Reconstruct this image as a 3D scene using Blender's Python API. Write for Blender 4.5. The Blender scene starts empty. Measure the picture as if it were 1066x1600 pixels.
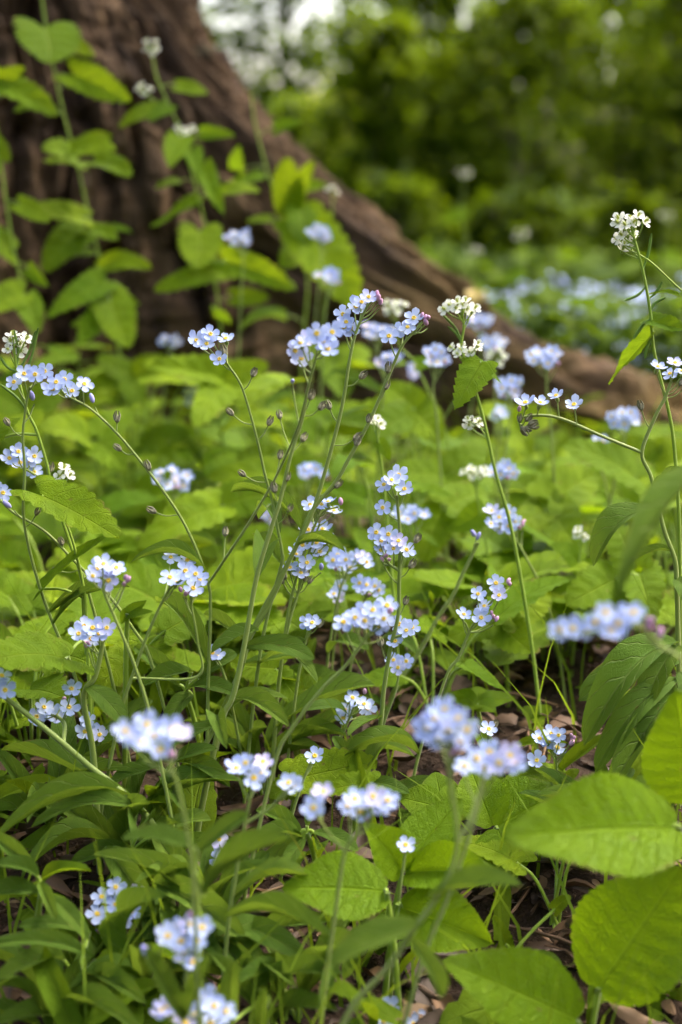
import bpy, math, random
import numpy as np
from mathutils import Vector, Matrix, Quaternion
R = random.Random(11)
NR = np.random.default_rng(5)
sc = bpy.context.scene
col = sc.collection

# ---------------------------------------------------------------- camera
F, CH, HOR = 2222.0, 0.30, 300.0            # focal length in photo pixels, camera height, horizon row
PITCH = math.atan((800 - HOR) / F)
cam_d = bpy.data.cameras.new('camera')
cam = bpy.data.objects.new('camera', cam_d)
col.objects.link(cam)
cam.location = (0, 0, CH)
cam.rotation_euler = (math.pi / 2 - PITCH, 0, 0)
cam_d.sensor_fit = 'VERTICAL'
cam_d.sensor_height = 36
cam_d.lens = 50
cam_d.clip_start = 0.02
cam_d.clip_end = 2000
cam_d.dof.use_dof = True
cam_d.dof.focus_distance = 0.685
cam_d.dof.aperture_fstop = 5.6
sc.camera = cam

# ---------------------------------------------------------------- sky, sun, exposure
SUN_EL, SUN_AZ = math.radians(60), math.radians(58)   # azimuth measured from +Y towards +X
w = bpy.data.worlds.new('World')
sc.world = w
w.use_nodes = True
wn = w.node_tree
bg = wn.nodes['Background']
sky = wn.nodes.new('ShaderNodeTexSky')
sky.sky_type = 'NISHITA'
sky.sun_disc = False
sky.sun_elevation = SUN_EL
sky.sun_rotation = SUN_AZ
sky.air_density = 1.0
sky.dust_density = 8.0
sky.ozone_density = 0.0
wn.links.new(sky.outputs[0], bg.inputs[0])
bg.inputs[1].default_value = 0.13
sl = bpy.data.lights.new('sun', 'SUN')
sl.energy = 1.5
sl.angle = math.radians(30)
sl.color = (1.0, 0.95, 0.84)
so = bpy.data.objects.new('sun', sl)
col.objects.link(so)
sd = Vector((math.sin(SUN_AZ) * math.cos(SUN_EL), math.cos(SUN_AZ) * math.cos(SUN_EL), math.sin(SUN_EL)))
so.rotation_euler = sd.to_track_quat('Z', 'Y').to_euler()
so.location = (3, 3, 6)
sc.view_settings.view_transform = 'Standard'
sc.view_settings.look = 'None'
sc.view_settings.exposure = 3.03
sc.view_settings.gamma = 1
sc.view_settings.use_curve_mapping = False
sc.render.engine = 'CYCLES'
sc.cycles.max_bounces = 6
sc.cycles.diffuse_bounces = 4
sc.cycles.transmission_bounces = 3
sc.cycles.glossy_bounces = 2
sc.cycles.use_denoising = True

# ---------------------------------------------------------------- pixel -> point
cp, sp = math.cos(PITCH), math.sin(PITCH)
CAM = Vector((0, 0, CH))
def at(px, py, Y):
    a, b = (px - 533) / F, -(py - 800) / F
    d = Vector((a, cp + b * sp, -sp + b * cp))
    return CAM + d * (Y / d.y)
GY = [0.0, .30, .50, .70, 1.1, 1.6, 2.0, 2.6, 4.0, 9.0, 30, 80, 2000]
GZ = [-.11, -.09, -.045, 0., .012, .005, -.01, -.07, -.13, -.12, .2, .5, .5]
def ground(x, y):
    b = float(np.interp(y, GY, GZ))
    return b + .010 * math.sin(x * 9.1 + 1.3) * math.sin(y * 7.7 + .4) + .005 * math.sin(x * 23 + y * 17)

# ---------------------------------------------------------------- numpy perlin
_perm = NR.permutation(256)
_perm = np.concatenate([_perm, _perm, _perm])
_ang = NR.uniform(0, 2 * np.pi, 256)
_gx, _gy = np.cos(_ang), np.sin(_ang)
def perlin(x, y):
    xi, yi = np.floor(x).astype(int), np.floor(y).astype(int)
    xf, yf = x - xi, y - yi
    u, v = xf * xf * xf * (xf * (xf * 6 - 15) + 10), yf * yf * yf * (yf * (yf * 6 - 15) + 10)
    def g(ix, iy, dx, dy):
        h = _perm[_perm[ix & 255] + (iy & 255)]
        return _gx[h] * dx + _gy[h] * dy
    a = g(xi, yi, xf, yf); b = g(xi + 1, yi, xf - 1, yf)
    c = g(xi, yi + 1, xf, yf - 1); d = g(xi + 1, yi + 1, xf - 1, yf - 1)
    return (a + u * (b - a)) * (1 - v) + (c + u * (d - c)) * v
def fbm(x, y, o=4):
    s, a = 0, 1.0
    for k in range(o):
        s = s + a * perlin(x * 2 ** k + 17.3 * k, y * 2 ** k + 9.1 * k)
        a *= .5
    return s

# ---------------------------------------------------------------- materials
class NT:
    def __init__(s, name):
        s.m = bpy.data.materials.new(name)
        s.m.use_nodes = True
        s.t = s.m.node_tree
        s.out = s.t.nodes['Material Output']
        s.p = s.t.nodes['Principled BSDF']
    def n(s, kind, **kw):
        nd = s.t.nodes.new(kind)
        for k, v in kw.items():
            setattr(nd, k, v)
        return nd
    def l(s, a, b):
        s.t.links.new(a, b)
    def val(s, sock, v):
        if hasattr(v, 'is_output'):
            s.l(v, sock)
        else:
            sock.default_value = v
    def math(s, op, a, b=0.0, c=0.0):
        nd = s.n('ShaderNodeMath', operation=op)
        s.val(nd.inputs[0], a); s.val(nd.inputs[1], b); s.val(nd.inputs[2], c)
        return nd.outputs[0]
    def mix(s, f, a, b, bt='MIX'):
        nd = s.n('ShaderNodeMix', data_type='RGBA', blend_type=bt)
        s.val(nd.inputs[0], f)
        for i, c in ((6, a), (7, b)):
            if hasattr(c, 'is_output'):
                s.l(c, nd.inputs[i])
            else:
                nd.inputs[i].default_value = (*c, 1)
        return nd.outputs[2]
    def ramp(s, f, stops):
        nd = s.n('ShaderNodeValToRGB')
        el = nd.color_ramp.elements
        while len(el) < len(stops):
            el.new(.5)
        for e, (p, c) in zip(el, stops):
            e.position = p
            e.color = (*c, 1) if len(c) == 3 else c
        s.val(nd.inputs[0], f)
        return nd.outputs[0]
    def noise(s, vec, scale, detail=3, rough=.55, out=0):
        nd = s.n('ShaderNodeTexNoise')
        nd.inputs['Scale'].default_value = scale
        nd.inputs['Detail'].default_value = detail
        nd.inputs['Roughness'].default_value = rough
        if vec is not None:
            s.l(vec, nd.inputs['Vector'])
        return nd.outputs[out]
    def bump(s, h, strength=.3, dist=.001):
        nd = s.n('ShaderNodeBump')
        nd.inputs['Strength'].default_value = strength
        nd.inputs['Distance'].default_value = dist
        s.val(nd.inputs['Height'], h)
        return nd.outputs[0]

def rnd_socket(t):
    a = t.n('ShaderNodeAttribute', attribute_name='rnd')
    o = t.n('ShaderNodeObjectInfo')
    return t.math('FRACT', t.math('ADD', a.outputs['Fac'], o.outputs['Random']))

def leaf_mat(name, dark, mid, light, vein, nv=7, slant=.55, trans=.38, rough=.45, veinamt=.5, netamt=.35, tcol=None, spec=.35):
    t = NT(name)
    r = rnd_socket(t)
    uv = t.n('ShaderNodeUVMap')
    sx = t.n('ShaderNodeSeparateXYZ')
    t.l(uv.outputs[0], sx.inputs[0])
    au = t.math('ABSOLUTE', t.math('MULTIPLY_ADD', sx.outputs[0], 2.0, -1.0))
    tc = t.n('ShaderNodeTexCoord')
    basec = t.ramp(r, [(0, dark), (.45, mid), (1, light)])
    n1 = t.noise(tc.outputs['Object'], 3.2, 4)
    basec = t.mix(t.math('MINIMUM', .8, t.math('MAXIMUM', 0.0, t.math('MULTIPLY_ADD', n1, 2.2, -.75))), basec, dark)
    # veins
    ph = t.math('MULTIPLY_ADD', au, -slant, t.math('MULTIPLY', sx.outputs[1], float(nv)))
    n2 = t.noise(uv.outputs[0], 5.0, 2)
    ph = t.math('ADD', ph, t.math('MULTIPLY', n2, .5))
    tri = t.math('ABSOLUTE', t.math('MULTIPLY_ADD', t.math('FRACT', ph), 2.0, -1.0))   # 1 at vein
    side = t.math('SMOOTH_MAX', 0.0, t.math('MULTIPLY_ADD', tri, 9.0, -8.0), .1)
    rib = t.math('MAXIMUM', 0.0, t.math('MULTIPLY_ADD', au, -16.0, 1.0))
    vor = t.n('ShaderNodeTexVoronoi', feature='DISTANCE_TO_EDGE')
    vor.inputs['Scale'].default_value = 24
    t.l(uv.outputs[0], vor.inputs['Vector'])
    net = t.math('MAXIMUM', 0.0, t.math('MULTIPLY_ADD', vor.outputs['Distance'], -9.0, 1.0))
    v = t.math('MAXIMUM', t.math('MAXIMUM', t.math('MULTIPLY', side, .8), rib), t.math('MULTIPLY', net, netamt))
    colr = t.mix(t.math('MULTIPLY', v, veinamt), basec, vein)
    # wear: brownish specks
    n3 = t.noise(tc.outputs['Object'], 9.0, 3)
    spk = t.math('MAXIMUM', 0.0, t.math('MULTIPLY_ADD', n3, 14.0, -9.6))
    spk = t.math('MINIMUM', spk, .75)
    colr = t.mix(spk, colr, (.16, .11, .035))
    edge = t.math('MAXIMUM', 0.0, t.math('MULTIPLY_ADD', au, 9.0, -8.0))
    edge = t.math('MULTIPLY', edge, t.math('MINIMUM', 1.0, t.math('MAXIMUM', 0.0, t.math('MULTIPLY_ADD', t.noise(tc.outputs['Object'], 4.0, 2), 6.0, -3.3))))
    colr = t.mix(edge, colr, (.22, .15, .05))
    h = t.math('SUBTRACT', t.math('MULTIPLY', t.noise(uv.outputs[0], 38, 3), .35), t.math('MULTIPLY', v, 1.0))
    b = t.bump(h, .8, .0013)
    t.l(colr, t.p.inputs['Base Color'])
    t.l(b, t.p.inputs['Normal'])
    t.p.inputs['Roughness'].default_value = rough
    t.p.inputs['Specular IOR Level'].default_value = spec
    tr = t.n('ShaderNodeBsdfTranslucent')
    tcl = t.mix(.5, colr, tcol or (light[0] * 1.5, light[1] * 1.35, light[2] * .6))
    t.l(tcl, tr.inputs[0])
    t.l(b, tr.inputs['Normal'])
    mx = t.n('ShaderNodeMixShader')
    mx.inputs[0].default_value = trans
    t.l(t.p.outputs[0], mx.inputs[1]); t.l(tr.outputs[0], mx.inputs[2])
    t.l(mx.outputs[0], t.out.inputs[0])
    return t.m

def flat_leaf_mat(name, dark, mid, light, trans=.45, rough=.5):
    t = NT(name)
    r = rnd_socket(t)
    c = t.ramp(r, [(0, dark), (.5, mid), (1, light)])
    t.l(c, t.p.inputs['Base Color'])
    t.p.inputs['Roughness'].default_value = rough
    t.p.inputs['Specular IOR Level'].default_value = .08
    tr = t.n('ShaderNodeBsdfTranslucent')
    t.l(t.mix(.35, c, (light[0] * 1.4, light[1] * 1.4, light[2] * .5)), tr.inputs[0])
    mx = t.n('ShaderNodeMixShader')
    mx.inputs[0].default_value = trans
    t.l(t.p.outputs[0], mx.inputs[1]); t.l(tr.outputs[0], mx.inputs[2])
    t.l(mx.outputs[0], t.out.inputs[0])
    return t.m

M = {}
M['heart'] = leaf_mat('heart_leaf', (.095, .180, .006), (.180, .295, .008), (.275, .385, .012), (.32, .42, .05), nv=5, slant=1.1, trans=.42, rough=.58, spec=.09, veinamt=.5)
M['elder'] = leaf_mat('elder_leaf', (.115, .225, .004), (.160, .285, .005), (.210, .340, .006), (.25, .38, .03), nv=8, slant=1.6, rough=.5, veinamt=.38, trans=.48, spec=.14, netamt=.5)
M['lance'] = leaf_mat('lance_leaf', (.070, .140, .016), (.108, .195, .021), (.165, .255, .030), (.26, .34, .10), nv=5, slant=1.6, trans=.40, rough=.6, veinamt=.55, netamt=.1, spec=.10)
M['tri'] = leaf_mat('toothed_leaf', (.090, .19, .008), (.145, .255, .009), (.205, .325, .012), (.26, .38, .05), nv=5, slant=1.2, trans=.45, rough=.58, spec=.07, veinamt=.35)
M['cover'] = leaf_mat('cover_leaf', (.055, .115, .006), (.125, .220, .008), (.21, .31, .012), (.23, .34, .04), nv=5, slant=1.1, trans=.42, rough=.6, spec=.07)
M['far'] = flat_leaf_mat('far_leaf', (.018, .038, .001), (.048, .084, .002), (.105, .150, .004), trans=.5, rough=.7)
M['far_sunlit_tint'] = flat_leaf_mat('pale_far_leaf', (.14, .17, .010), (.24, .27, .02), (.36, .38, .05), trans=.5, rough=.7)  # lighter copy of the far leaf, with sunlight put into its colour
M['fargrass'] = flat_leaf_mat('far_herb', (.028, .060, .002), (.052, .098, .003), (.10, .16, .007), trans=.45, rough=.7)

def stem_mat(name, a, b):
    t = NT(name)
    tc = t.n('ShaderNodeTexCoord')
    o = t.n('ShaderNodeObjectInfo')
    n = t.noise(tc.outputs['Object'], 35, 3)
    f = t.math('ADD', t.math('MULTIPLY', n, .6), t.math('MULTIPLY', o.outputs['Random'], .45))
    c = t.mix(f, a, b)
    t.l(c, t.p.inputs['Base Color'])
    t.p.inputs['Roughness'].default_value = .55
    t.p.inputs['Sheen Weight'].default_value = .25
    t.p.inputs['Sheen Roughness'].default_value = .4
    t.p.inputs['Subsurface Weight'].default_value = 0
    t.l(t.bump(t.noise(tc.outputs['Object'], 900, 2), .5, .0004), t.p.inputs['Normal'])
    return t.m
M['stem'] = stem_mat('stem_green', (.15, .22, .03), (.26, .33, .065))
M['gstem'] = stem_mat('stem_bright', (.18, .30, .015), (.27, .38, .03))

def petal_mat(name, base, pale, centre, pink=None):
    t = NT(name)
    o = t.n('ShaderNodeObjectInfo')
    uv = t.n('ShaderNodeUVMap')
    sx = t.n('ShaderNodeSeparateXYZ')
    t.l(uv.outputs[0], sx.inputs[0])
    c = t.mix(o.outputs['Random'], base, pale)
    if pink:
        f = t.math('MAXIMUM', 0.0, t.math('MULTIPLY_ADD', t.math('FRACT', t.math('MULTIPLY', o.outputs['Random'], 7.31)), 5.0, -4.2))
        c = t.mix(f, c, pink)
    # whitish star towards the throat and faint ray lines (v = radius)
    ctr = t.math('MINIMUM', 1.0, t.math('MAXIMUM', 0.0, t.math('MULTIPLY_ADD', sx.outputs[1], -3.4, 1.25)))
    c = t.mix(ctr, c, centre)
    ray = t.math('ABSOLUTE', t.math('SINE', t.math('MULTIPLY', sx.outputs[0], 22.0)))
    c = t.mix(t.math('MULTIPLY', ray, .12), c, (base[0] * .75, base[1] * .8, base[2] * .95))
    t.l(c, t.p.inputs['Base Color'])
    t.p.inputs['Roughness'].default_value = .6
    t.p.inputs['Specular IOR Level'].default_value = .2
    t.l(t.bump(ray, .25, .0003), t.p.inputs['Normal'])
    tr = t.n('ShaderNodeBsdfTranslucent')
    t.l(c, tr.inputs[0])
    mx = t.n('ShaderNodeMixShader')
    mx.inputs[0].default_value = .3
    t.l(t.p.outputs[0], mx.inputs[1]); t.l(tr.outputs[0], mx.inputs[2])
    t.l(mx.outputs[0], t.out.inputs[0])
    return t.m
M['blue'] = petal_mat('blue_petal', (.43, .52, .87), (.55, .63, .89), (.70, .75, .88), pink=(.63, .54, .80))
M['white'] = petal_mat('white_petal', (.82, .82, .76), (.86, .85, .78), (.74, .78, .52))

def plain(name, c, rough=.6, c2=None, scale=30, bump=.3, spec=.3):
    t = NT(name)
    tc = t.n('ShaderNodeTexCoord')
    n = t.noise(tc.outputs['Object'], scale, 4)
    t.l(t.mix(n, c, c2 or tuple(x * .6 for x in c)), t.p.inputs['Base Color'])
    t.p.inputs['Roughness'].default_value = rough
    t.p.inputs['Specular IOR Level'].default_value = spec
    t.l(t.bump(n, bump, .002), t.p.inputs['Normal'])
    return t.m
M['eye'] = plain('flower_eye', (.90, .66, .09), .5, (.85, .55, .05), 900)
M['geye'] = plain('flower_middle', (.45, .48, .08), .5, (.30, .40, .06), 900)
M['budpink'] = plain('bud_pink', (.62, .33, .48), .6, (.50, .30, .52), 300)
M['budblue'] = plain('bud_blue', (.30, .33, .72), .6, (.42, .36, .70), 300)
M['capsule'] = plain('capsule', (.26, .25, .15), .7, (.17, .15, .10), 600)
M['pod'] = plain('pod', (.16, .26, .04), .6, (.10, .2, .03), 200)
M['yellow'] = plain('fallen_yellow', (.46, .36, .10), .6, (.30, .22, .06), 80)
M['twig'] = plain('twig_bark', (.10, .065, .042), .8, (.05, .032, .022), 90, .8)
M['log'] = plain('rotten_wood', (.16, .10, .06), .85, (.045, .03, .02), 45, 1.0)
M['bud_yellow'] = plain('bud_yellow', (.5, .5, .05), .6, (.35, .42, .04), 300)

def litter_mat():
    t = NT('dead_leaf')
    r = rnd_socket(t)
    tc = t.n('ShaderNodeTexCoord')
    c = t.ramp(r, [(0, (.026, .014, .007)), (.35, (.060, .030, .013)), (.65, (.115, .055, .022)), (.88, (.17, .088, .036)), (1, (.24, .15, .075))])
    n = t.noise(tc.outputs['Object'], 120, 4)
    c = t.mix(t.math('MULTIPLY', n, .7), c, (.05, .028, .017))
    t.l(c, t.p.inputs['Base Color'])
    t.p.inputs['Roughness'].default_value = .7
    t.l(t.bump(n, .5, .001), t.p.inputs['Normal'])
    return t.m
M['litter'] = litter_mat()

def ground_mat():
    t = NT('woodland_soil')
    tc = t.n('ShaderNodeTexCoord')
    n = t.noise(tc.outputs['Object'], 28, 6, .65)
    n2 = t.noise(tc.outputs['Object'], 190, 4, .6)
    c = t.ramp(n, [(.3, (.020, .013, .009)), (.55, (.055, .034, .022)), (.75, (.10, .062, .038))])
    c = t.mix(t.math('MULTIPLY', n2, .6), c, (.025, .016, .011))
    s = t.n('ShaderNodeSeparateXYZ')
    t.l(tc.outputs['Object'], s.inputs[0])
    g = t.noise(tc.outputs['Object'], 1.6, 4)
    gc = t.ramp(g, [(.35, (.030, .070, .008)), (.6, (.07, .13, .014)), (.8, (.16, .2, .03))])
    f = t.math('MINIMUM', 1.0, t.math('MAXIMUM', 0.0, t.math('MULTIPLY_ADD', s.outputs[1], .5, -.9)))
    c = t.mix(f, c, gc)
    t.l(c, t.p.inputs['Base Color'])
    t.p.inputs['Roughness'].default_value = .9
    t.p.inputs['Specular IOR Level'].default_value = .15
    t.l(t.bump(t.math('ADD', n, t.math('MULTIPLY', n2, .5)), .9, .01), t.p.inputs['Normal'])
    return t.m
M['ground'] = ground_mat()

def bark_mat():
    t = NT('bark')
    uv = t.n('ShaderNodeUVMap')
    mp = t.n('ShaderNodeMapping')
    mp.inputs['Scale'].default_value = (34, 6, 1)
    t.l(uv.outputs[0], mp.inputs[0])
    n = t.noise(mp.outputs[0], 1.6, 6, .62)
    n2 = t.noise(mp.outputs[0], 7, 4, .6)
    c = t.ramp(n, [(.32, (.008, .004, .002)), (.46, (.032, .018, .009)), (.57, (.095, .056, .028)), (.68, (.27, .175, .10))])
    c = t.mix(t.math('MULTIPLY', n2, .45), c, (.055, .034, .022))
    ms = t.n('ShaderNodeAttribute', attribute_name='moss')
    tc = t.n('ShaderNodeTexCoord')
    n3 = t.noise(tc.outputs['Object'], 9, 4)
    f = t.math('MULTIPLY', ms.outputs['Fac'], t.math('MINIMUM', 1.0, t.math('MAXIMUM', 0.0, t.math('MULTIPLY_ADD', n3, 5.0, -1.9))))
    c = t.mix(f, c, (.075, .048, .012))
    li = t.math('MINIMUM', .55, t.math('MAXIMUM', 0.0, t.math('MULTIPLY_ADD', t.noise(tc.outputs['Object'], 14, 5, .65), 6.0, -3.75)))
    c = t.mix(li, c, (.14, .12, .07))
    t.l(c, t.p.inputs['Base Color'])
    t.p.inputs['Roughness'].default_value = .88
    t.p.inputs['Specular IOR Level'].default_value = .2
    t.l(t.bump(t.math('ADD', n, n2), .8, .006), t.p.inputs['Normal'])
    return t.m
M['bark'] = bark_mat()
M['farbark'] = plain('far_bark', (.10, .085, .06), .9, (.05, .042, .03), 8)

# ---------------------------------------------------------------- mesh helpers
class MB:
    def __init__(s):
        s.v, s.f, s.uv, s.r, s.mi = [], [], [], [], []
    def add(s, verts, faces, uvs=None, rnd=0.0, mi=0):
        b = len(s.v)
        s.v.extend(verts)
        s.f.extend([tuple(i + b for i in f) for f in faces])
        s.uv.extend(uvs if uvs is not None else [(.5, .5)] * len(verts))
        s.r.extend([rnd] * len(verts))
        s.mi.extend([mi] * len(faces))
    def tube(s, pts, rad, sides=6, cap=True):
        n = len(pts)
        vs, fs = [], []
        ref = Vector((0.3, 1, .1))
        for i, p in enumerate(pts):
            d = (pts[min(i + 1, n - 1)] - pts[max(i - 1, 0)])
            if d.length < 1e-9:
                d = Vector((0, 0, 1))
            d.normalize()
            a = d.cross(ref)
            if a.length < 1e-4:
                a = d.cross(Vector((1, 0, 0)))
            a.normalize()
            b = d.cross(a)
            r = rad[i] if hasattr(rad, '__len__') else rad
            for k in range(sides):
                q = 2 * math.pi * k / sides
                vs.append(tuple(p + (a * math.cos(q) + b * math.sin(q)) * r))
        for i in range(n - 1):
            for k in range(sides):
                k2 = (k + 1) % sides
                fs.append((i * sides + k, i * sides + k2, (i + 1) * sides + k2, (i + 1) * sides + k))
        if cap:
            fs.append(tuple(range(sides)))
            fs.append(tuple(reversed(range((n - 1) * sides, n * sides))))
        s.add(vs, fs)
    def ball(s, c, ax, r, l, seg=6, rings=4):
        """ellipsoid of length l along ax, radius r"""
        ax = ax.normalized()
        a = ax.orthogonal().normalized()
        b = ax.cross(a)
        vs, fs = [], []
        for i in range(rings + 1):
            th = math.pi * i / rings
            rr, zz = max(math.sin(th), .05) * r, -math.cos(th) * l / 2
            for k in range(seg):
                q = 2 * math.pi * k / seg
                vs.append(tuple(c + ax * zz + (a * math.cos(q) + b * math.sin(q)) * rr))
        for i in range(rings):
            for k in range(seg):
                k2 = (k + 1) % seg
                fs.append((i * seg + k, i * seg + k2, (i + 1) * seg + k2, (i + 1) * seg + k))
        s.add(vs, fs)
    def mesh(s, name, mats, smooth=True):
        me = bpy.data.meshes.new(name)
        me.from_pydata([tuple(v) for v in s.v], [], s.f)
        for m in (mats if isinstance(mats, (list, tuple)) else [mats]):
            me.materials.append(m)
        ul = me.uv_layers.new(name='UVMap')
        li = np.empty(len(me.loops), dtype=np.int32)
        me.loops.foreach_get('vertex_index', li)
        ul.data.foreach_set('uv', np.asarray(s.uv, dtype=np.float32)[li].ravel())
        at_ = me.attributes.new('rnd', 'FLOAT', 'POINT')
        at_.data.foreach_set('value', np.asarray(s.r, dtype=np.float32))
        if smooth:
            me.polygons.foreach_set('use_smooth', np.ones(len(me.polygons), dtype=bool))
        if any(s.mi):
            me.polygons.foreach_set('material_index', np.asarray(s.mi, dtype=np.int32))
        me.update()
        return me

def link(name, data, parent=None):
    o = bpy.data.objects.new(name, data)
    col.objects.link(o)
    if parent is not None:
        o.parent = parent
    return o
def tag(o, label=None, cat=None, group=None, kind=None):
    if label: o['label'] = label
    if cat: o['category'] = cat
    if group: o['group'] = group
    if kind: o['kind'] = kind
    return o
def thing(name, loc, label, cat, group=None):
    o = link(name, None)
    o.location = loc
    o.empty_display_size = .01
    return tag(o, label, cat, group)
def build(mb, name, mat, parent, off):
    """mesh of world-space verts, parented to a root standing at off"""
    mb.v = [(v[0] - off[0], v[1] - off[1], v[2] - off[2]) for v in mb.v]
    return link(name, mb.mesh(name, mat), parent)

def smooth_path(pts, per=6):
    if len(pts) < 3:
        a, b = pts[0], pts[-1]
        return [a.lerp(b, k / per) for k in range(per + 1)]
    P = [pts[0] * 2 - pts[1]] + list(pts) + [pts[-1] * 2 - pts[-2]]
    out = []
    for i in range(1, len(P) - 2):
        p0, p1, p2, p3 = P[i - 1:i + 3]
        for k in range(per):
            t = k / per
            out.append(.5 * ((2 * p1) + (p2 - p0) * t + (2 * p0 - 5 * p1 + 4 * p2 - p3) * t * t + (3 * p1 - p0 - 3 * p2 + p3) * t ** 3))
    out.append(P[-2].copy())
    return out

# ---------------------------------------------------------------- leaf shapes (unit length along +y, half width 0.5 along x, +z up)
def leaf_grid(kind, rows, cols, seed, bend=.12, fold=.12, wave=.02, teeth=None):
    q = random.Random(seed)
    vs, uv, fs = [], [], []
    curl = q.uniform(-.10, .10)
    ph = q.uniform(0, 6.28)
    asym = q.uniform(-.05, .05)
    nt = teeth if teeth else {'heart': 9, 'tri': 8, 'elder': 18, 'lance': 0}[kind]
    bites = [(q.uniform(.2, .9), q.choice((-1, 1)), q.uniform(.02, .05)) for _ in range(q.choice((0, 0, 1, 2)))] if kind != 'lance' else []
    for i in range(rows + 1):
        t = i / rows
        if kind == 'heart':
            wd = (1 - t) ** .62 * (t + .30) ** .55 * 1.02 * (1 - .12 * t)
            notch = .24
        elif kind == 'tri':
            wd = (1 - t) ** .85 * (t + .10) ** .28 * 1.0
            notch = .10
        elif kind == 'elder':
            wd = max(0, math.sin(math.pi * min(1, (t * .93 + .045)) ** .78)) ** .85 * (1 - .25 * t ** 4)
            if t > .96: wd *= (1 - t) / .04
            notch = .03
        else:
            wd = (t + .02) ** .55 * max(0, 1 - t) ** .55 * 1.45 * (.8 + .3 * t)
            notch = 0
        wd *= .5
        for j in range(cols + 1):
            u = -1 + 2 * j / cols
            au = abs(u)
            wt = wd
            if nt and au > .55:
                sw = (t * nt + .12 * (u > 0)) % 1.0
                amp = {'heart': .11, 'tri': .13, 'elder': .05}[kind]
                tooth = (abs(math.sin(math.pi * sw)) if kind == 'heart' else 1 - sw) - .5
                wt = wd + amp * tooth * ((au - .55) / .45) * (.5 * .6 + wd * .4) * (1 if t > .02 else .3)
            for (bt, bs, bd) in bites:
                if bs * u > .4 and abs(t - bt) < .05:
                    wt -= bd * (1 - abs(t - bt) / .05) * (au - .4) / .6
            wt = max(wt, 0)
            x = u * wt + asym * math.sin(math.pi * t) * .5
            y = t - notch * math.sin(au * 2.1) * (1 - t) ** 3
            z = bend * 4 * t * (1 - t)
            z += fold * au * wd * 2 - .25 * fold * au * au * wd
            z += curl * u * (t - .5) * wd * 2
            z += wave * math.sin(9 * t + ph + (1.6 if u > 0 else 0)) * au * au
            nvn = {'heart': 5, 'tri': 5, 'elder': 8, 'lance': 5}[kind]
            z += {'heart': .012, 'tri': .010, 'elder': .0045, 'lance': .005}[kind] * math.cos(2 * math.pi * (t * nvn - 1.1 * au + .25)) * math.sin(math.pi * au) * min(1, wd * 4)
            vs.append((x, y, z))
            uv.append((u * .5 + .5, t))
    for i in range(rows):
        for j in range(cols):
            a = i * (cols + 1) + j
            fs.append((a, a + 1, a + cols + 2, a + cols + 1))
    return vs, fs, uv
LEAFMESH = {}
def leaf_variants(kind, mat, n, rows, cols, bends, key=None):
    L = []
    for k in range(n):
        mb = MB()
        b = bends[0] + (bends[1] - bends[0]) * k / max(1, n - 1)
        vs, fs, uv = leaf_grid(kind, rows, cols, 100 * n + k * 7 + len(kind), bend=b, fold=R.uniform(.04, .16) if kind != 'lance' else R.uniform(.1, .3),
                               wave=R.uniform(.01, .03))
        mb.add(vs, fs, uv)
        L.append(mb.mesh(kind + '_leaf', M[mat]))
    LEAFMESH[key or kind] = L
leaf_variants('heart', 'heart', 8, 54, 12, (.02, .16))
leaf_variants('tri', 'tri', 6, 48, 10, (-.04, .15))
leaf_variants('elder', 'elder', 6, 90, 12, (.0, .10))
leaf_variants('lance', 'lance', 10, 26, 8, (.02, .26))

def frame(d, nrm):
    y = d.normalized()
    x = y.cross(nrm)
    if x.length < 1e-5:
        x = y.orthogonal()
    x.normalize()
    z = x.cross(y)
    return Matrix((x, y, z)).transposed()      # columns x y z
def put_leaf(parent, off, kind, base, tip, width, nrm, variant=None, name='leaf'):
    """width = full width in metres"""
    L = (tip - base).length
    ms = LEAFMESH[kind]
    o = link(name, ms[(variant if variant is not None else R.randrange(len(ms))) % len(ms)], parent)
    Rm = frame(tip - base, nrm)
    S = Matrix.Diagonal((width * 1.12, L, L))
    m = (Rm @ S).to_4x4()
    m.translation = base - Vector(off)
    o.matrix_local = m
    return o
def ray_dir(p):
    return (CAM - p).normalized()
def nrm_for(p, k=.5, jit=.15):
    v = ray_dir(p) * k + Vector((0, 0, 1)) * (1 - k) + Vector((R.uniform(-1, 1), R.uniform(-1, 1), R.uniform(-1, 1))) * jit
    return v.normalized()

# ---------------------------------------------------------------- flowers
def corolla(npet, rad, pw, seed, dish=.12, notch=0):
    q = random.Random(seed)
    mb = MB()
    for k in range(npet):
        a0 = 2 * math.pi * k / npet + q.uniform(-.08, .08)
        r0 = rad * q.uniform(.9, 1.06)
        tw = q.uniform(-.12, .12)
        lift = q.uniform(-.06, .16)
        rows, cols = 6, 4
        vs, fs, uv = [], [], []
        for i in range(rows + 1):
            t = i / rows
            wd = pw * r0 * (.28 + .72 * math.sin(min(1, t * 1.05) * math.pi * .62) ** 1.1) * (math.sqrt(max(0, 1 - max(0, (t - .62) / .38) ** 2.2)) if t > .62 else 1)
            for j in range(cols + 1):
                u = -1 + 2 * j / cols
                rr = r0 * (.10 + .90 * t) - notch * r0 * (1 - abs(u)) * max(0, t - .7)
                x, y = rr, u * wd
                z = r0 * (dish * t * t + lift * t * t + .10 * u * u * t + tw * u * t * .5) - .02 * r0 + .0006 * r0 * k
                ca, sa = math.cos(a0), math.sin(a0)
                vs.append((x * ca - y * sa, x * sa + y * ca, z))
                uv.append((u * .5 + .5, t))
        for i in range(rows):
            for j in range(cols):
                a = i * (cols + 1) + j
                fs.append((a, a + cols + 1, a + cols + 2, a + 1))
        mb.add(vs, fs, uv)
    return mb
BLUE = [corolla(5, .0049, .385, 20 + k, d).mesh('forget_me_not_corolla', M['blue']) for k, d in enumerate((.05, .12, .22, .0, .32))]
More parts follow.
